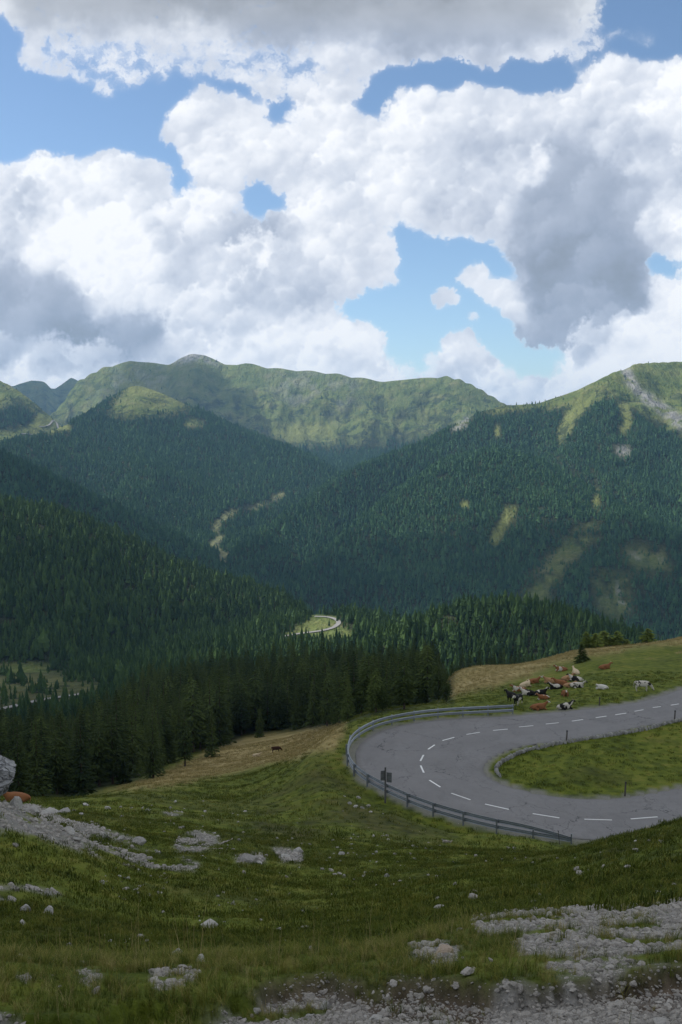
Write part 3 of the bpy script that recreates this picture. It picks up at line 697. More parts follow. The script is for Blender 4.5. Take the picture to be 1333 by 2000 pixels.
def land_material():
    m, nt, b = material('land', 0.95, 0.15)
    P = nt.new('ShaderNodeNewGeometry').outputs['Position']
    nA = nt.noise(P, 0.012, 5.0, 0.6); nB = nt.noise(P, 0.11, 4.0, 0.6); nC = nt.noise(P, 0.9, 4.0, 0.6); nD = nt.noise(P, 9.0, 4.0, 0.65); nE = nt.noise(P, 60.0, 3.0, 0.6)
    near = nt.attr('near')
    mixn = nt.math('ADD', nt.math('MULTIPLY', nC, 0.5), nt.math('ADD', nt.math('MULTIPLY', nB, 0.3), nt.math('MULTIPLY', nD, 0.2)))
    gnear = nt.ramp(mixn, [(0.35, (0.030, 0.045, 0.005)), (0.45, (0.075, 0.100, 0.009)), (0.54, (0.125, 0.150, 0.016)), (0.66, (0.19, 0.17, 0.036))])
    mf = nt.math('ADD', nt.math('MULTIPLY', nA, 0.6), nt.math('MULTIPLY', nB, 0.4))
    gfar = nt.ramp(mf, [(0.32, (0.060, 0.095, 0.030)), (0.45, (0.110, 0.150, 0.042)), (0.56, (0.16, 0.185, 0.060)), (0.70, (0.23, 0.21, 0.11))])
    c = nt.mix(near, gfar, gnear)
    c = nt.mix(nt.attr('lightgr'), c, (0.19, 0.21, 0.065, 1))
    rough = nt.ramp(mixn, [(0.35, (0.022, 0.024, 0.009)), (0.52, (0.052, 0.047, 0.018)), (0.68, (0.095, 0.075, 0.035))])
    c = nt.mix(nt.math('MULTIPLY', nt.attr('rough'), 0.7), c, rough)
    dry = nt.ramp(nt.math('ADD', nt.math('MULTIPLY', nC, 0.4), nt.math('MULTIPLY', nB, 0.6)), [(0.34, (0.16, 0.14, 0.045)), (0.5, (0.32, 0.25, 0.10)), (0.66, (0.42, 0.34, 0.17))])
    c = nt.mix(nt.attr('dry'), c, dry)
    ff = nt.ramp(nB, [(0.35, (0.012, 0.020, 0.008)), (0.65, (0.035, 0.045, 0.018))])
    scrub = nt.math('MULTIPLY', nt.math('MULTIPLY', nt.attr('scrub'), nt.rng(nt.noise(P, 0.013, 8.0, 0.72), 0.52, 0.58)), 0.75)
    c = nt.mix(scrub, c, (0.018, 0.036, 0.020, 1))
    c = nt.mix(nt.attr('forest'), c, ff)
    rk = nt.ramp(nt.noise(P, 0.03, 7.0, 0.7), [(0.3, (0.13, 0.13, 0.12)), (0.5, (0.27, 0.27, 0.26)), (0.7, (0.38, 0.37, 0.35))])
    c = nt.mix(nt.math('MULTIPLY', nt.attr('rock'), nt.rng(nt.noise(P, 0.02, 6.0, 0.7), 0.4, 0.5)), c, rk)
    soil = nt.ramp(nD, [(0.3, (0.035, 0.025, 0.018)), (0.7, (0.13, 0.10, 0.075))])
    c = nt.mix(nt.attr('soil'), c, soil)
    v = nt.voronoi(P, 26.0, out=1); v2 = nt.voronoi(P, 5.5, out=1)
    gcol = nt.ramp(nt.math('ADD', nt.math('MULTIPLY', nt.vmath('DOT_PRODUCT', v, (0.333, 0.333, 0.333)), 0.5), nt.math('MULTIPLY', nE, 0.5)), [(0.25, (0.11, 0.105, 0.095)), (0.5, (0.22, 0.21, 0.195)), (0.75, (0.34, 0.325, 0.30))])
    gm = nt.math('MULTIPLY', nt.attr('gravel'), nt.rng(nt.math('ADD', nD, nt.math('MULTIPLY', nC, 0.5)), 0.55, 0.72, 0.55, 1.0))
    c = nt.mix(gm, c, gcol)
    nt.put(b.inputs['Base Color'], c)
    h = nt.math('ADD', nt.math('MULTIPLY', nD, 0.6), nt.math('ADD', nt.math('MULTIPLY', nC, 2.0), nt.math('MULTIPLY', nE, 0.15)))
    b1 = nt.new('ShaderNodeBump'); nt.put(b1.inputs['Height'], h); b1.inputs['Strength'].default_value = 0.5; b1.inputs['Distance'].default_value = 0.12
    wq = nt.vmath('MULTIPLY', P, (1.0, 0.45, 0.45))
    hf = nt.math('SUBTRACT', 1.0, nt.math('ABSOLUTE', nt.math('SUBTRACT', nt.noise(wq, 0.008, 8.0, 0.62), 0.5)))
    b2 = nt.new('ShaderNodeBump'); nt.put(b2.inputs['Height'], hf); nt.put(b2.inputs['Strength'], nt.math('SUBTRACT', 1.0, near)); b2.inputs['Distance'].default_value = 130.0
    nt.l.new(b2.outputs[0], b1.inputs['Normal']); nt.l.new(b1.outputs[0], b.inputs['Normal'])
    return m
M_LAND = land_material()

def mesh_from_arrays(name, V, Q, mats, smooth_=True, attrs=None):
    me = D.meshes.new(name)
    V = np.ascontiguousarray(V, np.float32); Q = np.ascontiguousarray(Q, np.int32)
    k = Q.shape[1]
    me.vertices.add(len(V)); me.vertices.foreach_set('co', V.ravel())
    me.loops.add(Q.size); me.loops.foreach_set('vertex_index', Q.ravel())
    me.polygons.add(len(Q)); me.polygons.foreach_set('loop_start', np.arange(0, Q.size, k, dtype=np.int32))
    me.polygons.foreach_set('loop_total', np.full(len(Q), k, np.int32))
    if smooth_: me.polygons.foreach_set('use_smooth', np.ones(len(Q), bool))
    for mt in mats: me.materials.append(mt)
    for an, a in (attrs or {}).items():
        at = me.attributes.new(an, 'FLOAT', 'POINT'); at.data.foreach_set('value', np.ascontiguousarray(a, np.float32).ravel())
    me.update(calc_edges=True); me.validate()
    return me

def link(name, me, parent=None, label=None, category=None, group=None, kind=None, loc=None):
    o = D.objects.new(name, me); COL.objects.link(o)
    if parent is not None: o.parent = parent
    if loc is not None: o.location = loc
    if label: o['label'] = label
    if category: o['category'] = category
    if group: o['group'] = group
    if kind: o['kind'] = kind
    return o

def build_land():
    nr, na = GZ.shape
    V = np.stack([GXw, GYw, GZ], -1).reshape(-1, 3)
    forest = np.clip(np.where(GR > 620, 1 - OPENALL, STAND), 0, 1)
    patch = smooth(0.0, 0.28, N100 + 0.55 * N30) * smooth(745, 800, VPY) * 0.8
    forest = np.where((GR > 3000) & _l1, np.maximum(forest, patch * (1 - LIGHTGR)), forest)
    at = {'near': 1 - smooth(250, 700, GR), 'dry': DRY, 'rough': np.maximum(ROUGH_SHADE, CLEAR * 0.9 * (GR > 600) * (GR < 1100)), 'gravel': np.maximum(GRAVEL, 0.3 * VALLEY), 'soil': SOIL, 'forest': forest * 0.95, 'rock': ROCK,
          'scrub': (GR > 2600) * smooth(700, 800, VPY + 20 * N100) * (1 - 0.8 * LIGHTGR),
          'lightgr': np.maximum(np.maximum(LIGHTGR, VALLEY) * 0.9, STRIPS * 0.7)}
    i, j = np.meshgrid(np.arange(nr - 1), np.arange(na), indexing='ij')
    j2 = (j + 1) % na
    Q = np.stack([i * na + j, i * na + j2, (i + 1) * na + j2, (i + 1) * na + j], -1)[..., ::-1]
    own = OWN[:-1, :].copy(); own[GR[:-1] < 600] = -1
    own[(GR[:-1] < 600) & (STAND[:-1] > 0.5)] = -2
    names = {-1: ('ground', 'grassy slope with gravel and soil patches around the road bend'), -2: ('hillside', 'shaded slope under the dark conifer stand'), 0: ('valley_floor', 'valley floor between the wooded mountains')}
    lab = {'distant': 'blue peaks farthest away at the head of the valley', 'main': 'long grassy mountain ridge closing the valley', 'leftfar': 'small dark green peak beside the far clearing',
           'spur': 'wooded ridge with a grassy knob on top', 'right': 'high mountain with grey rock streak and avalanche strips', 'rightspur': 'wooded spur in front of the high mountain',
           'leftdark': 'dark wooded ridge descending to the valley stream', 'leftnear': 'wooded slope ending above the small hairpin in the valley', 'knoll': 'rounded wooded knoll behind the cow meadow'}
    for k, nm in enumerate(LAYERS):
        names[k + 1] = ('mountain' if nm in ('main', 'right', 'distant') else 'hill', lab[nm])
    cap = np.array([[0, 0, float(GZ[0].mean())]])
    for o_ in np.unique(own):
        m = own == o_
        q = Q[m].reshape(-1, 4)
        idx, inv = np.unique(q, return_inverse=True)
        nmn, lb = names[int(o_)]
        me = mesh_from_arrays(nmn, V[idx], inv.reshape(-1, 4), [M_LAND], True, {k: a.reshape(-1)[idx] for k, a in at.items()})
        link(nmn, me, kind='structure', label=lb)
build_land()
print('land', round(time.time() - _T0, 1))

# ================================================================ air
def build_haze():
    m = D.materials.new('haze'); m.use_nodes = True; t = m.node_tree; t.nodes.clear(); nt = NT(t)
    o = nt.new('ShaderNodeOutputMaterial'); v = nt.new('ShaderNodeVolumePrincipled')
    v.inputs['Color'].default_value = (0.34, 0.63, 1.0, 1); v.inputs['Density'].default_value = HAZE_DENSITY; v.inputs['Anisotropy'].default_value = 0.25
    t.links.new(v.outputs[0], o.inputs['Volume'])
    me = D.meshes.new('haze'); bm = bmesh.new(); bmesh.ops.create_cube(bm, size=1.0)
    for w in bm.verts: w.co = Vector((w.co.x * 25900, w.co.y * 25900, 520 if w.co.z > 0 else float(GZ.min()) - 2.0))
    bm.to_mesh(me); bm.free(); me.materials.append(m)
    link('haze', me, kind='stuff', label='thin blue mountain haze filling the valley air')
build_haze()
# ================================================================ clouds added out of view to shade the land (overhead and to the sun's side, above the haze)
def build_shade_clouds():
    m = D.materials.new('cloud_vapour'); m.use_nodes = True; t = m.node_tree; t.nodes.clear(); nt = NT(t)
    o = nt.new('ShaderNodeOutputMaterial'); v = nt.new('ShaderNodeVolumePrincipled')
    v.inputs['Color'].default_value = (1, 1, 1, 1); v.inputs['Density'].default_value = 0.012; v.inputs['Anisotropy'].default_value = 0.5
    t.links.new(v.outputs[0], o.inputs['Volume'])
    rnd = random.Random(5)
    # shaded ground: (px, py-ish ground point via distance) -> x, y, half-size x, half-size y, thickness
    TARGETS = CLOUD_SHADE
    for k, (gx, gy, gz, rx, ry, th) in enumerate(TARGETS):
        zc = 2900.0 + 120 * rnd.random()
        s = (zc - gz) / SUN_DIR.z
        cx, cyy = gx + SUN_DIR.x * s, gy + SUN_DIR.y * s
        bm = bmesh.new(); bmesh.ops.create_icosphere(bm, subdivisions=5, radius=1.0)
        co = np.array([w.co[:] for w in bm.verts])
        a = np.arctan2(co[:, 1], co[:, 0])
        n = fbm(co[:, 0] * 1.6 + k * 9.1, co[:, 1] * 1.6, 4, 700 + k); n2 = fbm(co[:, 0] * 4 + k, co[:, 1] * 4, 3, 720 + k)
        rr = 1 + 0.42 * n + 0.10 * n2
        for w, q, f, e in zip(bm.verts, co, rr, n2):
            zz = q[2] * th * 0.5 * (1 + 0.35 * e)
            if q[2] < 0: zz *= 0.45
            w.co = Vector((q[0] * rx * f, q[1] * ry * f, zz))
        me = D.meshes.new('shade_cloud'); bm.to_mesh(me); bm.free(); me.materials.append(m)
        link('shade_cloud', me, kind='stuff', label='cumulus added out of view to shade the land', loc=(cx, cyy, zc))
CLOUD_SHADE = [
 (60, 330, -80, 860, 640, 420),          # over the hairpin, the stand and the near slopes
 (-650, 1150, -150, 520, 330, 150),
 (420, 1000, -200, 300, 260, 90),
 (-560, 2250, -200, 600, 280, 260),      # dark slope on the far side of the valley
 (450, 2200, -250, 640, 260, 170),       # foot of the high mountain
 (1500, 2900, 100, 380, 300, 120),
 (-900, 5500, 200, 420, 420, 200),
 (1100, 5300, 200, 300, 500, 200),
 (-2600, 7600, 100, 1500, 900, 300),
]
build_shade_clouds()
# ================================================================ trees
def leaf_material(name, lo, hi, tone=0.5):
    m, nt, b = material(name, 0.8, 0.12)
    P = nt.new('ShaderNodeNewGeometry').outputs['Position']
    rnd = nt.new('ShaderNodeObjectInfo').outputs['Random']
    n = nt.noise(P, 0.007, 6.0, 0.7); n2 = nt.noise(P, 1.3, 2.0, 0.6)
    f = nt.math('ADD', nt.math('MULTIPLY', rnd, 0.36), nt.math('ADD', nt.math('MULTIPLY', n, 0.44), nt.math('MULTIPLY', n2, 0.30)))
    nt.put(b.inputs['Base Color'], nt.ramp(f, [(0.28, lo), (0.62, tuple((a + c) / 2 for a, c in zip(lo, hi))), (0.85, hi)]))
    b.inputs['Sheen Weight'].default_value = 0.0
    return m
M_SPRUCE = leaf_material('spruce_needles', (0.014, 0.028, 0.008), (0.105, 0.145, 0.036))
M_LARCH_SUNTINT = leaf_material('larch_needles_sun_tint', (0.13, 0.18, 0.03), (0.27, 0.31, 0.06))  # sunlight put into the needle colour, these larches stand in shade
M_MID = leaf_material('conifer_needles', (0.012, 0.034, 0.012), (0.076, 0.132, 0.034))
M_FAR = leaf_material('far_needles', (0.012, 0.044, 0.024), (0.074, 0.150, 0.052))
m_, nt_, b_ = material('bark', 0.9, 0.1)
nt_.put(b_.inputs['Base Color'], nt_.ramp(nt_.noise(nt_.new('ShaderNodeNewGeometry').outputs['Position'], 8.0, 4.0), [(0.3, (0.05, 0.035, 0.025)), (0.7, (0.14, 0.11, 0.09))]))
M_BARK = m_

def far_tree_mesh(k, wide=0.2, tiers=5, n=7, blunt=0.0):
    rnd = random.Random(k); V = []; Fc = []
    for t in range(tiers):
        z0 = 0.10 + 0.78 * t / tiers; z1 = min(1.0, z0 + 0.42 - 0.03 * t)
        r = wide * (1 - 0.85 * (t / tiers) ** (1 + blunt)) * rnd.uniform(0.8, 1.2)
        z1 = min(z1, z0 + 2.6 / tiers) if tiers > 6 else z1
        c = len(V); V.append((rnd.uniform(-.01, .01), rnd.uniform(-.01, .01), z1 if t < tiers - 1 else 1.0))
        a0 = rnd.random() * 6
        for i in range(n):
            a = a0 + i * 2 * math.pi / n
            q = r * (rnd.uniform(0.9, 1.25) if i % 2 else rnd.uniform(0.5, 0.8))
            V.append((q * math.cos(a), q * math.sin(a), z0 + rnd.uniform(-0.04, 0.03)))
        for i in range(n): Fc.append((c, c + 1 + i, c + 1 + (i + 1) % n))
    c = len(V); V += [(0.012, 0, 0), (-0.006, 0.01, 0), (-0.006, -0.01, 0), (0, 0, 0.2)]
    Fc += [(c, c + 1, c + 3), (c + 1, c + 2, c + 3), (c + 2, c, c + 3)]
    me = D.meshes.new('far_tree'); me.from_pydata(V, [], Fc); return me

def crown_mesh(seed, H, wide, base=0.10, whorl=0.55, round_=0.0, droop=0.35, thick=1.0):
    """branches in whorls, each a row of drooping needle sprays"""
    rnd = random.Random(seed); V = []; Fc = []
    def spray(p, dirv, L, w, dz):
        d = Vector(dirv); s = Vector((-d.y, d.x, 0)) * w
        q = Vector(p); e = q + Vector((d.x * L, d.y * L, dz)); mid = q.lerp(e, 0.5) + Vector((0, 0, 0.06 * L))
        c = len(V)
        t = Vector((rnd.uniform(-.3, .3), rnd.uniform(-.3, .3), rnd.uniform(-.15, .15))) * w
        V.extend([tuple(q - s * 0.35), tuple(mid - s + t), tuple(e), tuple(mid + s + t * 0.5), tuple(mid + Vector((0, 0, -0.55 * w)))])
        Fc.extend([(c, c + 1, c + 4), (c + 1, c + 2, c + 4), (c + 2, c + 3, c + 4), (c + 3, c, c + 4)])
    z = H * base
    lean = (rnd.uniform(-.02, .02), rnd.uniform(-.02, .02))
    while z < H * 0.985:
        h = (z / H - base) / (1 - base)
        prof = (1 - h) ** (0.85 if round_ == 0 else 0.62) * (1 if round_ == 0 else min(1, 0.55 + 1.6 * h))
        R = wide * prof * rnd.uniform(0.82, 1.12) + 0.10
        n = max(4, int((7 + 4 * prof) * thick))
        a0 = rnd.random() * 6.3
        for i in range(n):
            a = a0 + i * 2 * math.pi / n + rnd.uniform(-.25, .25)
            r = R * rnd.uniform(0.62, 1.15)
            if rnd.random() < 0.06: continue
            d = (math.cos(a), math.sin(a)); steps = max(1, int(r / 0.75)); L = r / steps * 1.45
            for k in range(steps):
                q = r * (k / steps)
                zz = z + rnd.uniform(-.12, .12) - droop * q * q / max(r, .5) * 0.8 + 0.12 * (1 - h)
                for sgn in ((-1, 1) if k else (0,)):
                    aa = a + sgn * rnd.uniform(0.25, 0.6)
                    spray((lean[0] * z + d[0] * q, lean[1] * z + d[1] * q, zz), (math.cos(aa), math.sin(aa)), L * rnd.uniform(.75, 1.1), rnd.uniform(0.20, 0.36) * (0.6 + 0.5 * prof), -droop * L * rnd.uniform(0.3, 0.9))
        z += whorl * rnd.uniform(0.75, 1.2) * (0.6 + 0.55 * prof)
    spray((lean[0] * H, lean[1] * H, H * 0.97), (0.02, 0.02), 0.3, 0.10, H * 0.05)
    me = D.meshes.new('crown'); me.from_pydata(V, [], Fc); return me

def trunk_mesh(H, r0, seed=0):
    rnd = random.Random(seed); V = []; Fc = []; n = 8; K = 6
    for k in range(K):
        z = -0.6 + (H * 0.93 + 0.6) * k / (K - 1); r = r0 * (1 - 0.86 * k / (K - 1)) * (1.35 if k == 0 else 1)
        for i in range(n):
            a = 2 * math.pi * i / n; V.append((r * math.cos(a) * rnd.uniform(.92, 1.08), r * math.sin(a) * rnd.uniform(.92, 1.08), z))
    for k in range(K - 1):
        for i in range(n): Fc.append((k * n + i, k * n + (i + 1) % n, (k + 1) * n + (i + 1) % n, (k + 1) * n + i))
    me = D.meshes.new('trunk'); me.from_pydata(V, [], Fc); me.materials.append(M_BARK); return me

# prototypes for masses of far trees (not placed in the scene themselves)
def proto(me, mat):
    if mat is not None and not me.materials: me.materials.append(mat)
    return D.objects.new('seedling', me)
FAR_PROTOS = [proto(far_tree_mesh(1, 0.19, 5), M_FAR), proto(far_tree_mesh(2, 0.24, 5), M_FAR), proto(far_tree_mesh(3, 0.16, 6), M_FAR), proto(far_tree_mesh(4, 0.28, 4), M_FAR)]

MID_PROTOS = [proto(far_tree_mesh(11, 0.17, 8, 9, .3), M_MID), proto(far_tree_mesh(12, 0.20, 9, 9, .6), M_MID), proto(far_tree_mesh(13, 0.15, 9, 9), M_MID), proto(far_tree_mesh(14, 0.22, 7, 9, .8), M_MID)]

def scatter(name, pts, rotz, scl, pick, protos, label, tilt=None):
    """one object whose points carry instances"""
    n = len(pts); me = D.meshes.new(name); me.vertices.add(n)
    me.vertices.foreach_set('co', np.ascontiguousarray(pts, np.float32).ravel())
    rot = np.zeros((n, 3), np.float32); rot[:, 2] = rotz
    if tilt is not None: rot[:, :2] = tilt
    at = me.attributes.new('turn', 'FLOAT_VECTOR', 'POINT'); at.data.foreach_set('vector', rot.ravel())
    s3 = np.repeat(scl[:, None], 3, 1) if scl.ndim == 1 else scl
    at = me.attributes.new('size', 'FLOAT_VECTOR', 'POINT'); at.data.foreach_set('vector', np.ascontiguousarray(s3, np.float32).ravel())
    at = me.attributes.new('pick', 'INT', 'POINT'); at.data.foreach_set('value', np.ascontiguousarray(pick, np.int32))
    o = link(name, me, label=label, kind='stuff')
    g = D.node_groups.new(name, 'GeometryNodeTree')
    g.interface.new_socket('Geometry', in_out='INPUT', socket_type='NodeSocketGeometry')
    g.interface.new_socket('Geometry', in_out='OUTPUT', socket_type='NodeSocketGeometry')
    N = g.nodes; L = g.links
    gi = N.new('NodeGroupInput'); go = N.new('NodeGroupOutput'); ip = N.new('GeometryNodeInstanceOnPoints'); jg = N.new('GeometryNodeJoinGeometry')
    L.new(gi.outputs[0], ip.inputs['Points'])
    for p in protos:
        oi = N.new('GeometryNodeObjectInfo'); oi.inputs['Object'].default_value = p; oi.inputs['As Instance'].default_value = True
        L.new(oi.outputs['Geometry'], jg.inputs[0])
    L.new(jg.outputs[0], ip.inputs['Instance']); ip.inputs['Pick Instance'].default_value = True
    def na(nm, ty, idx):
        a = N.new('GeometryNodeInputNamedAttribute'); a.data_type = ty; a.inputs['Name'].default_value = nm
        return a.outputs['Attribute']
    L.new(na('pick', 'INT', 0), ip.inputs['Instance Index'])
    L.new(na('turn', 'FLOAT_VECTOR', 0), ip.inputs['Rotation'])
    L.new(na('size', 'FLOAT_VECTOR', 0), ip.inputs['Scale'])
    L.new(ip.outputs[0], go.inputs[0])
    md = o.modifiers.new('scatter', 'NODES'); md.node_group = g
    return o

# horizon seen from the lens, to leave out what nothing can see
_slope = GZ / GR
HOR = np.maximum.accumulate(np.where(GR > 2.3, _slope, -9), axis=0)

def jitter_points(r0, r1, a0, a1, sp, seed):
    rs = np.random.RandomState(seed)
    x0, x1 = min(r1 * math.sin(a0), 0), max(r1 * math.sin(a1), 0)
    X, Y = np.meshgrid(np.arange(x0, x1, sp), np.arange(r0 * math.cos(max(abs(a0), abs(a1))), r1, sp))
    X = X + rs.uniform(-.46, .46, X.shape) * sp; Y = Y + rs.uniform(-.46, .46, X.shape) * sp
    X = X.ravel(); Y = Y.ravel()
    r = np.hypot(X, Y); a = np.arctan2(X, Y)
    k = (r > r0) & (r < r1) & (a > a0) & (a < a1)
    return X[k], Y[k], r[k], a[k], rs

def far_forest():
    dens = np.clip(1 - OPENALL * 1.02, 0, 1).astype(np.float32)
    sparse = np.where((OPENALL > 0.8), 0.0, 0)
    total = 0
    ownf = OWN.astype(np.float32)
    for (r0, r1, sp, hh, seed, nm, lb) in ((640, 1950, 5.2, 12.5, 1, 'forest', 'dense dark conifers covering the nearer wooded slopes'), (1950, 4700, 7.0, 12.8, 2, 'forest', 'blue green conifer forest on the middle mountains'), (4700, 6300, 17.0, 18.0, 3, 'forest', 'sparse conifers below the grassy far ridge')):
        X, Y, r, a, rs = jitter_points(r0, r1, -0.52, 0.52, sp, seed)
        z = grid_at(a, r); hz = grid_at(a, r * 0.985, HOR)
        vis = (z + 20.0) / r > hz - 0.006
        d = grid_at(a, r, dens)
        n = fbm(X / 45.0, Y / 45.0, 3, 811); gap = smooth(-0.42, -0.28, fbm(X / 26.0, Y / 26.0, 2, 815))
        p = np.where(d > 0.97, 1, d * (0.55 + 0.9 * n)) * gap 
        p = np.where((d < 0.3) & (rs.rand(len(X)) < 0.5), 0, p)
        p = np.maximum(p, 0.03 * (rs.rand(len(X)) < 0.5) * (r > 3000))
        k = vis & (rs.rand(len(X)) < p) & (rs.rand(len(X)) < 0.93)
        X, Y, z, r = X[k], Y[k], z[k], r[k]
        h = hh * np.exp(rs.randn(len(X)) * 0.27) * (1 + 0.22 * fbm(X / 60.0, Y / 60.0, 2, 821)) * np.where(d[k] < 0.9, 0.65, 1)
        w = h * rs.uniform(0.85, 1.25, len(X)) * (1.12 if r0 > 1000 else 1.0)
        scatter(nm, np.stack([X, Y, z - 0.5], 1), rs.uniform(0, 6.28, len(X)), np.stack([w, w, h], 1), rs.randint(0, 4, len(X)), MID_PROTOS if r0 < 1000 else FAR_PROTOS, lb)
        total += len(X)
    print('far trees', total, round(time.time() - _T0, 1))
far_forest()

# ---------------------------------------------------------------- the near trees, each a thing of its own
KINDS = []
for s, H, w, rd, mt in ((11, 16, 2.3, 0, M_SPRUCE), (12, 14, 2.7, 0, M_SPRUCE), (13, 18, 2.6, 0, M_SPRUCE), (14, 13, 2.9, 1, M_SPRUCE), (15, 15, 2.5, 0, M_SPRUCE), (16, 12, 3.1, 1, M_SPRUCE)):
    cm = crown_mesh(s, H, w, base=0.07 if not rd else 0.16, whorl=0.62, round_=rd); cm.materials.append(mt)
    KINDS.append((H, cm, trunk_mesh(H, 0.22, s)))
_cm = crown_mesh(21, 9, 2.3, base=0.10, whorl=0.42, round_=1, droop=0.15); _cm.materials.append(M_LARCH_SUNTINT); LARCH = (9.0, _cm, trunk_mesh(9, 0.16, 21))
_cm = crown_mesh(22, 6, 1.9, base=0.06, whorl=0.33, round_=1, droop=0.1); _cm.materials.append(M_LARCH_SUNTINT); LARCH2 = (6.0, _cm, trunk_mesh(6, 0.13, 22))
_cm = crown_mesh(23, 5, 1.5, base=0.04, whorl=0.27, droop=0.3, thick=1.3); _cm.materials.append(M_SPRUCE); SMALL = (5.0, _cm, trunk_mesh(5, 0.12, 23))
STAND_PROTOS = [proto(k[1], None) for k in KINDS]

def plant(name, kind, x, y, h, label, group=None, rot=0.0, wide=1.0):
    H, cm, tm = kind
    z = ground(x, y)
    o = link(name, None, label=label, category='tree', group=group, loc=(x, y, z - 0.15))
    s = h / H; o.scale = (s * wide, s * wide, s); o.rotation_euler = (0, 0, rot)
    link('crown', cm, o); link('trunk', tm, o)
    return o

def near_forest():
    rs = np.random.RandomState(31)
    used = []
    def near_free(x, y, d):
        return all((x - a) ** 2 + (y - b) ** 2 > d * d for a, b in used)
    # trees one can name: (px, py of the foot, height in photograph pixels, kind, label)
    SP = [
     (1137, 1293, 38, SMALL, 1.25, 'small_spruce', 'small dark spruce standing alone in the cow meadow', None),
     (1146, 1258, 36, LARCH, 1.7, 'larch_tree', 'larch coloured as if sunlit directly behind the small dark meadow spruce', None),
     (1180, 1252, 34, LARCH2, 2.0, 'larch_tree', 'wide pale green larch second in the row on the meadow crest', None),
     (1205, 1250, 31, LARCH2, 1.9, 'larch_tree', 'pale green larch at the end of the row on the meadow crest', None),
     (1163, 1256, 30, LARCH2, 1.9, 'larch_tree', 'low green larch squeezed between two taller larches on the crest', None),
     (1265, 1246, 29, LARCH2, 2.0, 'larch_tree', 'rounded yellow green larch alone on the meadow skyline', None),
     (1225, 1249, 14, LARCH2, 1.9, 'larch_tree', 'tiny larch bush on the skyline between the row and the lone larch', None),
     (300, 1520, 145, KINDS[2], 1.1, 'spruce_tree', 'tall black green spruce in front of the stand at the tan meadow', None),
     (362, 1497, 112, KINDS[3], 1.0, 'spruce_tree', 'slender spruce with bare lower stem beside the tan meadow', None),
     (243, 1530, 48, SMALL, 1.0, 'young_spruce', 'young spruce on the grass before the dark stand', None),
     (160, 1556, 172, KINDS[4], 1.0, 'spruce_tree', 'tall spruce at the lower tip of the tan meadow', None),
     (415, 1480, 104, KINDS[0], 1.0, 'spruce_tree', 'dark spruce standing where the tan meadow begins to rise', None),
     (508, 1440, 62, KINDS[1], 1.0, 'spruce_tree', 'low bushy spruce at the stand edge above the grazing cow', None),
     (735, 1392, 92, KINDS[5], 1.0, 'stone_pine', 'pale round crowned pine just behind the guardrail', None),
     (872, 1372, 56, KINDS[5], 1.0, 'stone_pine', 'round pine closest to the start of the guardrail', None),
     (835, 1372, 118, KINDS[3], 1.15, 'stone_pine', 'tall broad pine topping the stand beside the meadow', None),
     (790, 1385, 104, KINDS[5], 1.15, 'stone_pine', 'broad bushy pine behind the upper guardrail', None),
     (857, 1366, 92, KINDS[1], 1.15, 'spruce_tree', 'dark bushy spruce between two pines near the guardrail start', None),
    ]
    n = 0
    for (px, py, hp, kd, wd, nm, lb, gr) in SP:
        if px > 1140:                      # on the skyline of the meadow
            az_ = float(azt(px, py)[0]); rr_ = RR[(RR > 150) & (RR < 235)]; k_ = int(np.argmax(grid_at(np.full(len(rr_), az_), rr_) / rr_)); r_ = rr_[k_] + 1.5
            x, y = r_ * math.sin(az_), r_ * math.cos(az_)
        else: x, y, z = hit(px, py, 60, 400)
        h = hp / F * math.hypot(y, x) * 1.02
        plant(nm, kd, x, y, h, lb, gr, rs.uniform(0, 6.28), wd); used.append((x, y)); n += 1
    st = STAND.astype(np.float32)
    X, Y, r, a, _ = jitter_points(115, 660, -0.52, 0.50, 4.9, 33)
    m = grid_at(a, r, st); z = grid_at(a, r); hz = grid_at(a, r * 0.985, HOR)
    px, py = to_px(X, Y, z)
    dens = np.where((px < 270) & (r > 420), 0.55, 0.92)
    # the valley road stays in sight
    dens = np.where((px < 190) & (r > 560), 0.25, dens)
    k = (m > 0.6) & ((z + 16) / r > hz - 0.008) & (rs.rand(len(X)) < dens) & ~((r < 150) & (px > 700) & (m < 0.9))
    X, Y, r, a, z, px = X[k], Y[k], r[k], a[k], z[k], px[k]
    h = 16.0 * np.exp(rs.randn(len(X)) * 0.17)
    h = np.where(px > 640, h * np.interp(r, [120, 200, 300], [0.62, 0.85, 1.0]), h)
    lim = np.interp(px, [-200, 0, 150, 200, 300, 400, 600, 700, 760, 840, 875, 900, 1400], [1400, 1400, 1398, 1368, 1312, 1286, 1266, 1274, 1284, 1268, 1320, 1290, 1290])
    cap = (azt(px, lim)[1] - z / r) * r * (1.06 - 0.55 * rs.rand(len(X)) ** 1.8)
    h = np.minimum(h, cap)
    k2 = ((px < 885) | (r > 420)) & (h > 3.0)
    X, Y, r, a, z, px, h = X[k2], Y[k2], r[k2], a[k2], z[k2], px[k2], h[k2]
    pick = rs.randint(0, 6, len(X)); rot = rs.uniform(0, 6.28, len(X))
    inframe = np.abs(px - 666) < 720
    size = h / r * inframe * (px < 900)
    # keep the crowns that stand clear at the near edge of their column, then the largest
    o = np.argsort(-size)
    chosen = []
    for i in o:
        if len(chosen) >= 280: break
        if near_free(X[i], Y[i], 3.0): chosen.append(i); used.append((X[i], Y[i]))
        else: h[i] = 0
    cs = set(chosen)
    rmed = {}
    def zone_of(p): return 0 if p < 60 else 1 if p < 150 else 2 if p < 240 else 3 if p < 330 else 4 if p < 430 else 5 if p < 520 else 6 if p < 610 else 7 if p < 690 else 8 if p < 780 else 9
    for z_ in range(10):
        q_ = [r[i] for i in chosen if zone_of(px[i]) == z_]; rmed[z_] = (np.percentile(q_, 33), np.percentile(q_, 66)) if q_ else (0, 0)
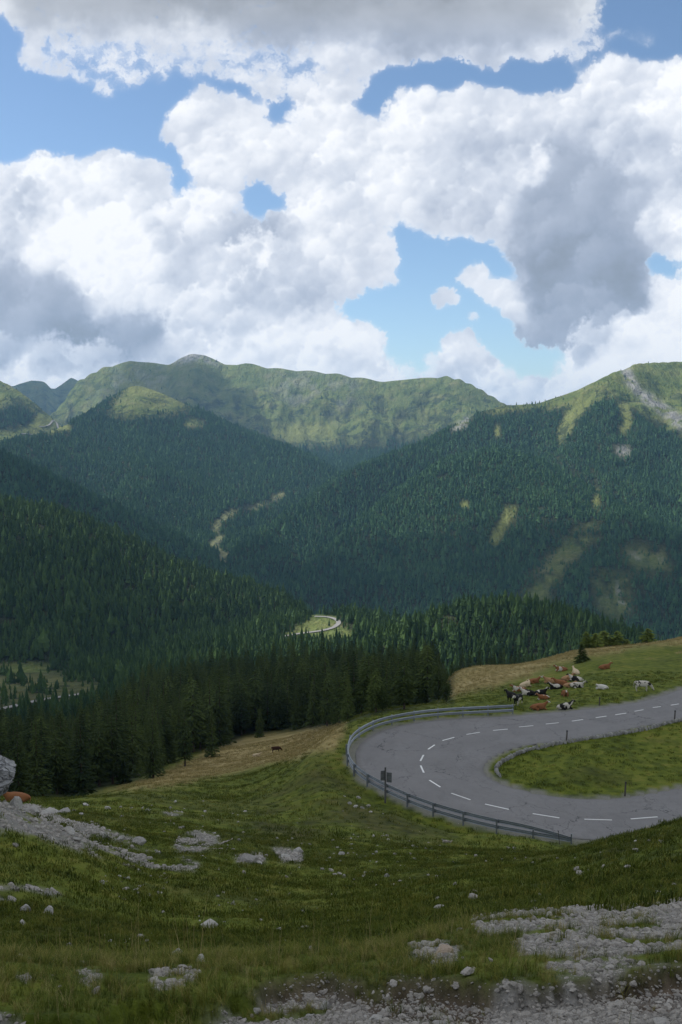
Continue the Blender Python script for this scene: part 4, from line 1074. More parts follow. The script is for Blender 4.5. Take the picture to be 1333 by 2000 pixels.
    ZW = ['directly behind the big rock outcrop', 'just beyond the scree and its outcrop', 'around the lower tip of the tan meadow', 'beside the tall lone front spruce', 'where the tan meadow begins to rise', 'over the middle of the tan meadow',
          'beyond the grazing dark cow', 'behind the upper end of the tan meadow', 'behind the curve of the guardrail', 'between the guardrail start and the cow meadow']
    def zone_label(rd, p, hh, rr):
        z_ = zone_of(p); a_, b_ = rmed[z_]
        row = 'front row' if rr <= a_ else 'second row' if rr <= b_ else 'back row'
        return ('tall ' if hh > 14 else 'low ' if hh < 9 else 'middling ') + ('round pine' if rd else 'pointed spruce') + ' in the ' + row + ' ' + ZW[z_]
    for i in chosen:
        kd = KINDS[pick[i]]
        rd = pick[i] in (3, 5)
        plant('stone_pine' if rd else 'spruce_tree', kd, float(X[i]), float(Y[i]), float(h[i]),
              zone_label(rd, float(px[i]), float(h[i]), float(r[i])), 'pines of the shaded stand' if rd else 'spruces of the shaded stand', float(rot[i]))
    rest = np.array([i for i in range(len(X)) if i not in cs and h[i] > 0])
    Hs = np.array([KINDS[p][0] for p in pick[rest]]); s = h[rest] / Hs
    scatter('forest', np.stack([X[rest], Y[rest], z[rest] - 0.2], 1), rot[rest], s, pick[rest], STAND_PROTOS, 'dark conifers filling the depth of the shaded stand')
    print('stand', len(X), len(chosen), round(time.time() - _T0, 1))
near_forest()
# ================================================================ the road and what stands along it
def simple_mat(name, col, rough=0.7, metal=0.0, var=0.25, scale=3.0, spec=0.3):
    m, nt, b = material(name, rough, spec)
    b.inputs['Metallic'].default_value = metal
    co = nt.new('ShaderNodeTexCoord').outputs['Object']
    n = nt.noise(co, scale, 5.0, 0.65)
    rnd = nt.new('ShaderNodeObjectInfo').outputs['Random']
    f = nt.math('ADD', nt.math('MULTIPLY', n, 0.7), nt.math('MULTIPLY', rnd, 0.3))
    nt.put(b.inputs['Base Color'], nt.ramp(f, [(0.25, tuple(c * (1 - var) for c in col)), (0.75, tuple(min(1, c * (1 + var)) for c in col))]))
    return m, nt, b

def build_road():
    m, nt, b = material('asphalt', 0.82, 0.35)
    P = nt.new('ShaderNodeNewGeometry').outputs['Position']
    ac = nt.attr('across')
    n1 = nt.noise(P, 0.22, 5.0, 0.6); n2 = nt.noise(P, 2.5, 5.0, 0.65); n3 = nt.noise(P, 22.0, 3.0, 0.6)
    f = nt.math('ADD', nt.math('MULTIPLY', n1, 0.5), nt.math('ADD', nt.math('MULTIPLY', n2, 0.3), nt.math('MULTIPLY', n3, 0.2)))
    c = nt.ramp(f, [(0.3, (0.165, 0.160, 0.157)), (0.5, (0.212, 0.205, 0.200)), (0.7, (0.265, 0.258, 0.252))])
    # worn wheel tracks: slightly paler bands along each lane
    tr = nt.math('SINE', nt.math('MULTIPLY', ac, 25.1))
    c = nt.mix(nt.math('MULTIPLY', nt.rng(tr, 0.1, 1.0), 0.22), c, (0.26, 0.255, 0.25, 1))
    pv = nt.voronoi(nt.vmath('ADD', P, nt.vmath('SCALE', nt.noise(P, 0.25, 2.0, out=1), scale=3.0)), 0.11, out=1)
    c = nt.mix(nt.math('MULTIPLY', nt.rng(nt.vmath('DOT_PRODUCT', pv, (1.0, 0, 0)), 0.62, 0.66), 0.30), c, (0.11, 0.11, 0.115, 1))
    c = nt.mix(nt.math('MULTIPLY', nt.rng(nt.noise(nt.vmath('MULTIPLY', P, (1, 0.5, 1)), 0.6, 6.0, 0.7), 0.55, 0.62), 0.22), c, (0.10, 0.10, 0.10, 1))
    # cracks
    w = nt.noise(P, 0.5, 4.0, 0.7, out=1)
    Pw = nt.vmath('ADD', P, nt.vmath('SCALE', w, scale=2.2))
    e1 = nt.voronoi(Pw, 0.15, 'DISTANCE_TO_EDGE'); e2 = nt.voronoi(Pw, 0.55, 'DISTANCE_TO_EDGE')
    c1 = nt.rng(e1, 0.002, 0.0075, 1.0, 0.0); c2 = nt.math('MULTIPLY', nt.rng(e2, 0.003, 0.014, 1.0, 0.0), nt.rng(nt.noise(P, 0.13, 3.0), 0.52, 0.6))
    cr = nt.math('MULTIPLY', nt.math('MAXIMUM', c1, c2), nt.rng(nt.noise(P, 0.35, 3.0), 0.42, 0.55, 0.15, 0.75))
    c = nt.mix(cr, c, (0.03, 0.03, 0.032, 1))
    # dusty edges
    ed = nt.math('ADD', nt.math('MINIMUM', ac, nt.math('SUBTRACT', 1.0, ac)), nt.math('MULTIPLY', nt.math('SUBTRACT', n2, 0.5), 0.05))
    c = nt.mix(nt.rng(ed, 0.0, 0.045, 0.7, 0.0), c, (0.13, 0.125, 0.115, 1))
    nt.put(b.inputs['Base Color'], c)
    bump(nt, b, nt.math('SUBTRACT', n3, nt.math('MULTIPLY', cr, 2.0)), 0.35, 0.02)
    K = 12; rs = np.random.RandomState(9)
    n = len(RO)
    wob = fbm(np.arange(n) * 0.33, np.zeros(n), 3, 901) * 0.16; wob2 = fbm(np.arange(n) * 0.33, np.ones(n) * 5, 3, 905) * 0.16
    tn = np.gradient(RO, axis=0); tn /= np.linalg.norm(tn, axis=1)[:, None]
    A = RO + np.stack([-tn[:, 1], tn[:, 0]], 1) * wob[:, None]; B = RI + np.stack([-tn[:, 1], tn[:, 0]], 1) * wob2[:, None]
    V = []; ac_ = []
    for k in range(K + 1):
        t = k / K; P2 = A * (1 - t) + B * t
        V.append(np.c_[P2, np.full(n, ZR + 0.05 * math.sin(math.pi * t))]); ac_.append(np.full(n, t))
    V = np.vstack(V); ac_ = np.concatenate(ac_)
    i, k = np.meshgrid(np.arange(n - 1), np.arange(K)); i = i.ravel(); k = k.ravel()
    Q = np.stack([k * n + i, (k + 1) * n + i, (k + 1) * n + i + 1, k * n + i + 1], 1)
    me = mesh_from_arrays('road', V, Q, [m], True, {'across': ac_})
    road = link('road', me, kind='structure', label='grey cracked asphalt road turning through a hairpin bend')
    # centre dashes
    pm, pn, pb = simple_mat('road_paint', (0.72, 0.72, 0.70), 0.6, var=0.18, scale=6.0)
    DZ = [((1320, 530), (1290, 535)), ((1252, 540), (1222, 544)), ((1187, 552), (1153, 558)), ((1122, 565), (1081, 571)), ((1048, 576), (1008, 582)), ((960, 589), (918, 595)), ((869, 601), (820, 606)), ((773, 612), (719, 617)), ((677, 625), (622, 630)), ((572, 637), (522, 645)), ((476, 656), (432, 668)), ((403, 684), (378, 701)), ((361, 722), (349, 745)), ((350, 762), (362, 789)), ((383, 817), (424, 843)), ((465, 866), (537, 891)), ((592, 907), (681, 927)), ((771, 943), (871, 959)), ((965, 964), (1069, 967)), ((1139, 963), (1240, 955))]
    for (a, c2_) in DZ:
        p = on_z(640 + a[0] / 1.923, 1100 + a[1] / 1.923, ZR)[:2]; q = on_z(640 + c2_[0] / 1.923, 1100 + c2_[1] / 1.923, ZR)[:2]
        d = (q - p) / np.linalg.norm(q - p); s = np.array([-d[1], d[0]]) * 0.085
        V = []
        for t in (0, .25, .5, .75, 1):
            o = p + (q - p) * t
            j = [fbm(np.array([o[0] * 3 + u]), np.array([o[1] * 3]), 2, 911)[0] * 0.02 for u in (0, 9)]
            V += [(o[0] + s[0] * (1 + j[0]), o[1] + s[1] * (1 + j[0]), ZR + 0.062), (o[0] - s[0] * (1 + j[1]), o[1] - s[1] * (1 + j[1]), ZR + 0.062)]
        me = D.meshes.new('lane_dash'); me.from_pydata(V, [], [(2 * k, 2 * k + 1, 2 * k + 3, 2 * k + 2) for k in range(4)]); me.materials.append(pm)
        link('lane_dash', me, road)
build_road()

def box_mesh(name, sx, sy, sz, mat, bevel=0.0, base=True):
    bm = bmesh.new(); bmesh.ops.create_cube(bm, size=1.0)
    for v in bm.verts: v.co = Vector((v.co.x * sx, v.co.y * sy, (v.co.z + (0.5 if base else 0)) * sz))
    if bevel: bmesh.ops.bevel(bm, geom=bm.edges[:], offset=bevel, segments=2, affect='EDGES')
    me = D.meshes.new(name); bm.to_mesh(me); bm.free(); me.materials.append(mat)
    return me

def build_guardrail():
    steel, nt, b = simple_mat('galvanised_steel', (0.27, 0.30, 0.33), 0.5, 0.35, var=0.2, scale=1.5, spec=0.5)
    post_m, _, _ = simple_mat('weathered_steel_post', (0.22, 0.24, 0.26), 0.6, 0.3, var=0.25, scale=2.0)
    n = len(RO); tn = np.gradient(RO, axis=0); tn /= np.linalg.norm(tn, axis=1)[:, None]
    nrm = np.stack([-tn[:, 1], tn[:, 0]], 1)
    ctr = np.array([25.0, 96.0])
    sgn = np.where(((RO - ctr) * nrm).sum(1) > 0, 1, -1)
    OFF = RO + nrm * sgn[:, None] * 0.85
    # from where the rail starts beside the cows to its buried end by the spur
    i0 = int(np.argmin(np.abs(RO[:, 0] - 20.2) + (RO[:, 1] < 100) * 99)); i1 = int(np.argmin(np.abs(RO[:, 0] - 18.4) + (RO[:, 1] > 90) * 99))
    path = OFF[i0:i1 + 1]
    s = np.r_[0, np.cumsum(np.linalg.norm(np.diff(path, axis=0), axis=1))]; total = s[-1]; N = int(round(total / 3.05))
    q = np.linspace(0, total, N + 1)
    P = np.stack([np.interp(q, s, path[:, 0]), np.interp(q, s, path[:, 1])], 1)
    root = link('guardrail', None, label='double beam galvanised steel guardrail around the outside of the hairpin', category='guardrail', loc=(float(P[N // 2][0]), float(P[N // 2][1]), ZR))
    base = np.array(root.location)
    prof = [(-0.155, 0.0), (-0.145, 0.035), (-0.10, 0.075), (-0.055, 0.075), (-0.02, 0.01), (0.02, 0.01), (0.055, 0.075), (0.10, 0.075), (0.145, 0.035), (0.155, 0.0)]
    def norm_at(k):
        a = P[max(k - 1, 0)]; c = P[min(k + 1, N)]; t = (c - a) / np.linalg.norm(c - a)
        v = np.array([-t[1], t[0]]); return v if ((P[k] - ctr) * v).sum() > 0 else -v
    for level in (0.92, 0.40):
        for k in range(N):
            V = []
            sub = 3
            za = 0.0
            for j in range(sub + 1):
                u = q[k] + (q[k + 1] - q[k]) * j / sub + (0.06 if j == sub and k < N - 1 else 0)
                o = np.array([np.interp(u, s, path[:, 0]), np.interp(u, s, path[:, 1])])
                tt = j / sub; nv = norm_at(k) * (1 - tt) + norm_at(k + 1) * tt; nv /= np.linalg.norm(nv)
                drop = 0.0
                e = (u - (total - 5.5)) / 5.5
                if e > 0: drop = e * e * (level - 0.12) * 0.85
                for side in (0, 1):
                    for (h, w) in prof:
                        d = -nv * (w + 0.02 + 0.012 * side + 0.004 * (k % 2))
                        V.append((o[0] + d[0] - base[0], o[1] + d[1] - base[1], level + h - drop))
            Q = []
            m = len(prof); M2 = 2 * m
            for j in range(sub):
                for a in range(m - 1):
                    Q.append((j * M2 + a, j * M2 + a + 1, (j + 1) * M2 + a + 1, (j + 1) * M2 + a))
                    Q.append((j * M2 + m + a, (j + 1) * M2 + m + a, (j + 1) * M2 + m + a + 1, j * M2 + m + a + 1))
            for (a, c) in ((0, m), (m - 1, 2 * m - 1)):
                for j in range(sub): Q.append((j * M2 + a, j * M2 + c, (j + 1) * M2 + c, (j + 1) * M2 + a))
            me = D.meshes.new('rail_beam'); me.from_pydata(V, [], Q); me.materials.append(steel)
            link('rail_beam', me, root)
    pm = box_mesh('post', 0.15, 0.11, 2.05, post_m, 0.012)
    sp = box_mesh('spacer', 0.10, 0.13, 0.28, steel, 0.01, base=False)
    for k in range(N + 1):
        nv = norm_at(k); a = math.atan2(nv[1], nv[0])
        x, y = P[k] + nv * 0.10
        h = 1.12 if q[k] < total - 4 else 0.75
        o = link('post', pm, root, loc=(x - base[0], y - base[1], h - 2.05)); o.rotation_euler = (0, 0, a)
        for lv in (0.92, 0.40):
            if q[k] > total - 5 and lv > 0.9: continue
            z = link('spacer', sp, o, loc=(-0.105, 0, 2.05 - h + lv))
            z.rotation_euler = (0, 0, math.pi / 2)
build_guardrail()

def build_sign():
    wood, nt, b = simple_mat('grey_post', (0.13, 0.13, 0.13), 0.8, var=0.3)
    back, nt, b = simple_mat('sign_back', (0.16, 0.17, 0.18), 0.55, 0.3, var=0.3, scale=2.0)
    x, y, z = at_r(753, 1577, 86.3)
    z = ground(x, y)
    H = 68 / F * 86.3
    root = link('bend_sign', None, label='two narrow dark sign boards seen from behind on one tall post', category='sign', loc=(x, y, z - 0.1))
    bm = bmesh.new(); bmesh.ops.create_cone(bm, cap_ends=True, segments=12, radius1=0.085, radius2=0.08, depth=H + 0.5)
    for v in bm.verts: v.co.z += H / 2 + 0.1
    me = D.meshes.new('post'); bm.to_mesh(me); bm.free(); me.materials.append(wood); link('post', me, root)
    for sx, yaw, dz in ((-0.24, 0.35, 0.0), (0.34, -0.30, -0.17)):
        me = box_mesh('sign_board', 0.40 if sx < 0 else 0.46, 0.045, 0.90, back, 0.01)
        o = link('sign_board', me, root, loc=(sx, 0.02, H - 0.86 + dz)); o.rotation_euler = (0, 0, yaw)
        for hz in (0.22, 0.66):
            br = box_mesh('bracket', 0.42, 0.05, 0.05, wood, 0.006); link('bracket', br, o, loc=(0, -0.05, hz))
build_sign()

def build_posts():
    wood, nt, b = simple_mat('old_stake', (0.085, 0.075, 0.065), 0.9, var=0.35)
    cap, _, _ = simple_mat('stake_cap', (0.03, 0.03, 0.03), 0.7)
    for (px, py, hp, lb) in ((1107, 1443, 18, 'dark wooden marker post on the grass verge before the stone edging'), (1318, 1404, 15, 'dark wooden marker post by the upper road where the stone edging leaves the picture'),
                             (1221, 1554, 25, 'weathered wooden stake on the lower rim of the grass island'), (1171, 1375, 14, 'thin pale marker post on the cow meadow verge')):
        p = on_z(px, py, ZR + 0.1); x, y = float(p[0]), float(p[1]); z = ground(x, y); h = hp / F * math.hypot(x, y)
        root = link('marker_post', None, label=lb, category='post', group='marker posts along the road', loc=(x, y, z - 0.05))
        bm = bmesh.new(); bmesh.ops.create_cone(bm, cap_ends=True, segments=10, radius1=0.085, radius2=0.07, depth=h + 0.3)
        for v in bm.verts: v.co.z += h / 2 - 0.1; v.co.x += 0.04 * v.co.z
        me = D.meshes.new('shaft'); bm.to_mesh(me); bm.free(); me.materials.append(wood); link('shaft', me, root)
        me = box_mesh('cap', 0.16, 0.16, 0.14, cap, 0.02); link('cap', me, root, loc=(0.04 * h, 0, h + 0.04))
    x, y, z = at_r(1095, 1634, 78.0); z = ground(x, y)
    root = link('snow_pole', None, label='thin leaning snow pole at the buried end of the guardrail', category='pole', loc=(x, y, z))
    bm = bmesh.new(); bmesh.ops.create_cone(bm, cap_ends=True, segments=8, radius1=0.03, radius2=0.02, depth=1.5)
    for v in bm.verts: v.co.z += 0.7; v.co.x -= 0.12 * v.co.z
    me = D.meshes.new('shaft'); bm.to_mesh(me); bm.free(); me.materials.append(wood); link('shaft', me, root)
    tip = box_mesh('tip', 0.05, 0.05, 0.12, cap, 0.01); link('tip', tip, root, loc=(-0.175, 0, 1.42))
build_posts()

# ---------------------------------------------------------------- stones
def stone_material(name, lo, hi, lichen=0.3, cracked=False):
    m, nt, b = material(name, 0.85, 0.2)
    co = nt.new('ShaderNodeTexCoord').outputs['Object']
    P = nt.new('ShaderNodeNewGeometry').outputs['Position']
    rnd = nt.new('ShaderNodeObjectInfo').outputs['Random']
    n = nt.noise(P, 9.0, 6.0, 0.7); n2 = nt.noise(P, 1.5, 4.0, 0.6)
    f = nt.math('ADD', nt.math('MULTIPLY', n, 0.45), nt.math('ADD', nt.math('MULTIPLY', n2, 0.2), nt.math('MULTIPLY', rnd, 0.35)))
    c = nt.ramp(f, [(0.2, lo), (0.75, hi)])
    c = nt.mix(nt.math('MULTIPLY', nt.rng(nt.noise(P, 5.0, 5.0, 0.7), 0.55, 0.65), lichen), c, (0.10, 0.10, 0.075, 1))
    nt.put(b.inputs['Base Color'], c)
    hh = nt.math('ADD', n, nt.math('MULTIPLY', nt.noise(P, 40.0, 3.0), 0.3))
    if cracked:
        Pw = nt.vmath('ADD', P, nt.vmath('SCALE', nt.noise(P, 1.5, 4.0, 0.6, out=1), scale=0.9))
        ck = nt.rng(nt.voronoi(nt.vmath('MULTIPLY', Pw, (1, 1, 1.8)), 1.5, 'DISTANCE_TO_EDGE'), 0.0, 0.07)
        hh = nt.math('ADD', nt.math('MULTIPLY', hh, 0.8), nt.math('MULTIPLY', ck, 2.2))
        c = nt.mix(nt.rng(ck, 0.0, 0.5, 0.6, 0.0), c, (0.06, 0.06, 0.055, 1))
        nt.put(b.inputs['Base Color'], c)
    bump(nt, b, hh, 0.8, 0.08)
    return m
M_EDGE = stone_material('edging_stone', (0.17, 0.17, 0.16), (0.36, 0.35, 0.33), 0.4)
M_STONE = stone_material('limestone', (0.25, 0.24, 0.225), (0.52, 0.50, 0.465))
M_PEBBLE = stone_material('gravel_stone', (0.20, 0.185, 0.165), (0.46, 0.43, 0.39), 0.15)
M_PINK = stone_material('buff_stone', (0.34, 0.27, 0.20), (0.52, 0.42, 0.33), 0.1)

def rock_mesh(name, seed, mat, sub=3, flat=0.7, cuts=15, rough=0.12):
    rnd = random.Random(seed)
    bm = bmesh.new(); bmesh.ops.create_icosphere(bm, subdivisions=sub, radius=1.0)
    pl = []
    for _ in range(cuts):
        n = Vector((rnd.gauss(0, 1), rnd.gauss(0, 1), rnd.gauss(0, 0.8))).normalized(); pl.append((n, rnd.uniform(0.42, 0.84)))
    co = np.array([v.co[:] for v in bm.verts])
    nn = fbm(co[:, 0] * 2 + seed, co[:, 1] * 2 + co[:, 2] * 1.7, 3, 930 + seed % 40)
    for v, f in zip(bm.verts, nn):
        for n, d in pl:
            q = v.co.dot(n)
            if q > d: v.co -= n * (q - d)
        v.co *= 1 + rough * float(f)
        v.co.z *= flat
    me = D.meshes.new(name); bm.to_mesh(me); bm.free(); me.materials.append(mat)
    if sub > 3: me.polygons.foreach_set('use_smooth', np.zeros(len(me.polygons), bool))
    return me
ROCKS = [rock_mesh('rock', 50 + i, M_STONE, 3, 0.62 + 0.08 * (i % 3)) for i in range(7)]
PINKROCK = rock_mesh('rock', 71, M_PINK, 3, 0.8, 7)

def build_edging():
    Z = [(1500, 560), (1420, 572), (1333, 590), (1280, 600), (1200, 622), (1120, 637), (1050, 648), (960, 662), (880, 675), (820, 687), (760, 700), (715, 717), (680, 733), (652, 750), (638, 766), (637, 784), (650, 799)]
    L = spline([tuple(on_z(640 + a / 1.923, 1100 + b / 1.923, ZR + 0.2)[:2]) for a, b in Z], 400)
    s = np.r_[0, np.cumsum(np.linalg.norm(np.diff(L, axis=0), axis=1))]
    root = link('stone_edging', None, label='row of rough pale stones edging the grass island inside the hairpin', category='stone edging', loc=(float(L[200, 0]), float(L[200, 1]), ZR))
    b0 = np.array(root.location); rnd = random.Random(3); u = 0
    ms = [rock_mesh('stone', 80 + i, M_EDGE, 2, 0.9, 8) for i in range(4)]
    while u < s[-1]:
        w = rnd.uniform(0.34, 0.56); u += w * 0.53
        x, y = np.interp(u, s, L[:, 0]), np.interp(u, s, L[:, 1]); x2, y2 = np.interp(u + .2, s, L[:, 0]), np.interp(u + .2, s, L[:, 1])
        o = link('stone', ms[rnd.randrange(4)], root, loc=(x - b0[0], y - b0[1], ground(x, y) - ZR + 0.13))
        o.scale = (w * 0.62, rnd.uniform(0.20, 0.28), rnd.uniform(0.28, 0.42)); o.rotation_euler = (rnd.uniform(-.2, .2), rnd.uniform(-.2, .2), math.atan2(y2 - y, x2 - x) + rnd.uniform(-.2, .2))
        u += w * 0.53
build_edging()

def valley_roads():
    m, _, _ = simple_mat('valley_asphalt', (0.22, 0.215, 0.21), 0.85, var=0.15, scale=0.05)
    def ribbon(pts, w, r0, r1, lb, close=False):
        W = spline([hit(a, b, r0, r1)[:2] for a, b in pts], 90); W = smooth_line(W, 3)
        t = np.gradient(W, axis=0); t /= np.linalg.norm(t, axis=1)[:, None]; nv = np.stack([-t[:, 1], t[:, 0]], 1)
        V = []; K = 4
        zc = np.array([ground(*p) for p in W])
        zc = np.convolve(np.pad(zc, 4, mode='edge'), np.ones(9) / 9, 'valid')
        for k in range(K + 1):
            P = W + nv * (w * (k / K - 0.5)); V.append(np.c_[P, np.maximum(zc + 0.9, np.array([ground(*p) for p in P]) + 0.5)])
        V = np.vstack(V); n = len(W); i, k = np.meshgrid(np.arange(n - 1), np.arange(K)); i = i.ravel(); k = k.ravel()
        Q = np.stack([k * n + i, (k + 1) * n + i, (k + 1) * n + i + 1, k * n + i + 1], 1)
        link('valley_road', mesh_from_arrays('valley_road', V, Q, [m]), kind='structure', label=lb)
    ribbon([(-60, 1398), (0, 1387), (40, 1378), (75, 1370), (110, 1364), (165, 1356)], 7.0, 620, 1000, 'grey road crossing the clearing below the wooded slope')
    ribbon([(545, 1246), (575, 1240), (605, 1236), (632, 1232), (652, 1226), (662, 1217), (655, 1210), (640, 1206), (615, 1205)], 6.0, 1000, 1500, 'small pale hairpin of the road deep in the valley')
    ribbon([(78, 834), (95, 832), (112, 829), (132, 827)], 7.0, 2600, 5200, 'pale track along the upper edge of the far clearing')
    ribbon([(42, 848), (55, 848), (68, 850)], 7.0, 2600, 5200, 'short pale track at the lower edge of the far clearing')
valley_roads()
# ================================================================ rocks, scree, gravel
def put_rock(px, py, wpx, me, label, squash=1.0, rot=None, name='rock', group=None, rmin=2.5, rmax=300, sink=0.25, tall=1.0, seed=0):
    x, y, z = hit(px, py + wpx * 0.15, rmin, rmax)
    w = wpx / F * math.hypot(x, y) * 0.62
    rnd = random.Random(int(px * 7 + py * 13))
    o = link(name, me, label=label, category='rock', group=group, loc=(x, y, z + w * tall * 0.62 * (0.62 - sink)))
    o.scale = (w, w * squash, w * tall); o.rotation_euler = (rnd.uniform(-.25, .25), rnd.uniform(-.25, .25), rnd.uniform(0, 6.28) if rot is None else rot)
    return o

def build_outcrop():
    bm = bmesh.new(); bmesh.ops.create_icosphere(bm, subdivisions=6, radius=1.0)
    rnd = random.Random(8); pl = []
    for k in range(26):
        n = Vector((rnd.gauss(0, 1), rnd.gauss(0, 1), rnd.gauss(0, 0.55))).normalized(); pl.append((n, rnd.uniform(0.60, 0.93)))
    co = np.array([v.co[:] for v in bm.verts])
    n1 = ridged(co[:, 0] * 1.6 + co[:, 2] * 0.9 + 3, co[:, 1] * 1.6 - co[:, 2] * 1.4, 5, 41, 0.55); n2 = fbm(co[:, 0] * 7 + co[:, 2] * 3, co[:, 1] * 7 + co[:, 2] * 6, 4, 43)
    crack = np.minimum(np.abs(gnoise(co[:, 0] * 2.3 + co[:, 2] * 2.9, co[:, 1] * 2.3 + 7, 47)), np.abs(gnoise(co[:, 1] * 2.6 + 3, co[:, 2] * 2.2 - co[:, 0], 48)))
    for v, p, q, c_ in zip(bm.verts, n1, n2, crack):
        for n, d in pl:
            e = v.co.dot(n)
            if e > d: v.co -= n * (e - d)
        v.co *= 1 + 0.10 * (float(p) - 0.3) + 0.025 * float(q) - 0.07 * max(0.0, 1 - float(c_) / 0.06)
    me = D.meshes.new('rock_outcrop'); bm.to_mesh(me); bm.free(); me.materials.append(stone_material('grey_limestone', (0.17, 0.18, 0.19), (0.40, 0.40, 0.40), 0.35, True))
    x, y, z = at_r(-92, 1516, 37.4); 
    o = link('rock_outcrop', me, label='big pale grey rock outcrop standing above the scree slope', category='rock', loc=(float(x), float(y), float(z)))
    o.scale = (2.75, 1.45, 1.50); o.rotation_euler = (0.1, 0.16, 0.12)
    lows = [(60, 1556, 40, 'flat grey slab at the foot of the big outcrop'), (98, 1570, 36, 'low grey ledge rock on the rim of the scree'), (30, 1562, 44, 'broad grey block wedged under the big outcrop'), (128, 1582, 30, 'cracked grey rock on the sloping rim above the scree'),
            (135, 1620, 34, 'grey rock breaking out of the middle of the scree'), (150, 1640, 26, 'angular grey rock at the lower rim of the scree'), (205, 1632, 24, 'flat grey stone on the tail of the scree'), (235, 1638, 22, 'small grey rock on the tail of the scree beside the white boulder')]
    for k, (px, py, w, lb) in enumerate(lows): put_rock(px, py, w, ROCKS[k % 7], lb, 0.8, rmin=20, rmax=60, tall=0.75)
build_outcrop()

def build_rocks():
    NAMED = [
     (408, 1806, 42, 'wide pale slab leaning in the dark grass of the hollow', 0.7, 0.75, 0), (347, 1862, 34, 'white angular boulder at the turf rim', 0.8, 0.9, 1), (866, 1858, 40, 'buff coloured boulder lying in the small gravel patch', 0.9, 0.95, 9),
     (393, 1874, 30, 'grey rough boulder at the turf rim next to the white one', 0.9, 0.8, 2), (180, 1862, 36, 'chalk white rock poking out of the rim grass', 0.8, 0.9, 3), (545, 1816, 34, 'white saddle shaped rock on the dark grass', 0.6, 0.7, 4),
     (272, 1645, 27, 'chunky white boulder at the end of the scree tail', 0.9, 0.9, 5), (310, 1664, 17, 'small flat white rock next to the debris heap', 0.8, 0.6, 6), (48, 1777, 25, 'grey rock with pale cap in the shaded bank', 0.8, 1.1, 0),
     (45, 1803, 16, 'pointed grey stone below the pale capped rock', 0.7, 1.2, 1), (96, 1780, 32, 'long dark grey rock slanting down the shaded bank', 0.45, 0.8, 2), (200, 1722, 14, 'bright white stone beside the strip of stones on the bank', 0.9, 0.9, 3),
     (480, 1675, 44, 'jagged cluster shaped white rock below the brown mound', 0.6, 0.7, 4), (505, 1683, 22, 'low white rock touching the jagged one', 0.7, 0.6, 5), (560, 1672, 30, 'flat pale rock in the hollow under the brown mound', 0.7, 0.55, 6), (583, 1661, 22, 'grey blocky rock beneath the brown mound', 0.8, 0.8, 0),
     (667, 1667, 14, 'lone rounded grey stone on the smooth green slope', 0.9, 1.0, 1), (672, 1712, 11, 'lone pale stone in the middle of the hollow', 0.9, 0.9, 2), (1043, 1685, 14, 'lone pale stone below the grassy spur', 0.8, 0.7, 3),
     (212, 1578, 13, 'white stone on the green saddle beside the tan meadow', 0.9, 0.9, 4), (168, 1572, 14, 'pale stone at the top of the green saddle', 0.9, 0.7, 5), (160, 1589, 10, 'small pale stone on the saddle near the scree', 0.9, 0.8, 6),
     (598, 1810, 24, 'half buried grey rock right of the saddle shaped one', 0.6, 0.5, 0), (310, 1844, 13, 'creamy stone just below the turf rim', 0.9, 0.9, 1), (136, 1846, 14, 'white stone sitting alone before the rim grass', 0.9, 0.8, 2), (216, 1837, 12, 'small white stone uphill of the chalk white rock', 0.9, 0.9, 3),
     (273, 1828, 17, 'tilted white rock in the dark grass of the hollow', 0.6, 0.9, 4), (286, 1837, 11, 'creamy flat stone touching the tilted white rock', 0.9, 0.6, 5), (37, 1867, 14, 'pale stone at the edge of the rim grass', 0.9, 0.9, 6), (525, 1850, 22, 'pale low rock behind the rim grass', 0.7, 0.6, 0),
     (318, 1782, 8, 'tiny white stone shaped like a tooth on dark grass', 0.8, 1.3, 1), (1132, 1778, 18, 'pale block on the upper rim of the big gravel patch', 0.8, 0.7, 2), (800, 1825, 18, 'low pale stone on the rim between two gravel patches', 0.7, 0.7, 3), (960, 1822, 28, 'pale block in the gravel patch beside the turf', 0.7, 0.5, 4),
     (745, 1824, 14, 'flat stone resting on the rim near the long grass', 0.8, 0.6, 5), (1295, 1994, 40, 'flat grey slab lying on the gravel', 0.55, 0.35, 6), (735, 1990, 34, 'big pale cobble among the gravel', 0.8, 0.8, 0), (500, 1972, 26, 'whitish cobble where the gravel meets the grass', 0.8, 0.8, 1),
     (635, 1965, 32, 'large rounded white cobble in the gravel strip', 0.8, 0.8, 2), (605, 1985, 24, 'grey cobble resting against the large white one', 0.8, 0.8, 3), (862, 1995, 30, 'pale oval cobble half sunk in gravel', 0.8, 0.6, 4),
    ]
    for k, (px, py, w, lb, sq, tl, mi) in enumerate(NAMED):
        put_rock(px, py, w, PINKROCK if mi == 9 else ROCKS[mi], lb, sq, rmin=2.5 if py > 1935 or w > 20 and py > 1850 else 4.0, tall=tl)
    # pale stones scattered over the hollow
    rs = np.random.RandomState(77); n = 0
    zones = [((200, 1690), (330, 1760), 40, 'small pale stone in the loose sprinkle on the shaded bank'), ((150, 1820), (560, 1880), 44, 'small pale stone lying behind the rim grass'), ((640, 1630), (900, 1730), 60, 'small white stone in the sprinkle on the smooth green slope'),
             ((180, 1560), (480, 1680), 46, 'small white stone on the green saddle near the debris heap'), ((380, 1670), (640, 1800), 36, 'small pale stone on the grass below the brown mound'), ((1060, 1640), (1333, 1740), 12, 'small pale stone on the grassy spur'), ((660, 1500), (760, 1600), 10, 'small pale stone on the brown mound below the guardrail')]
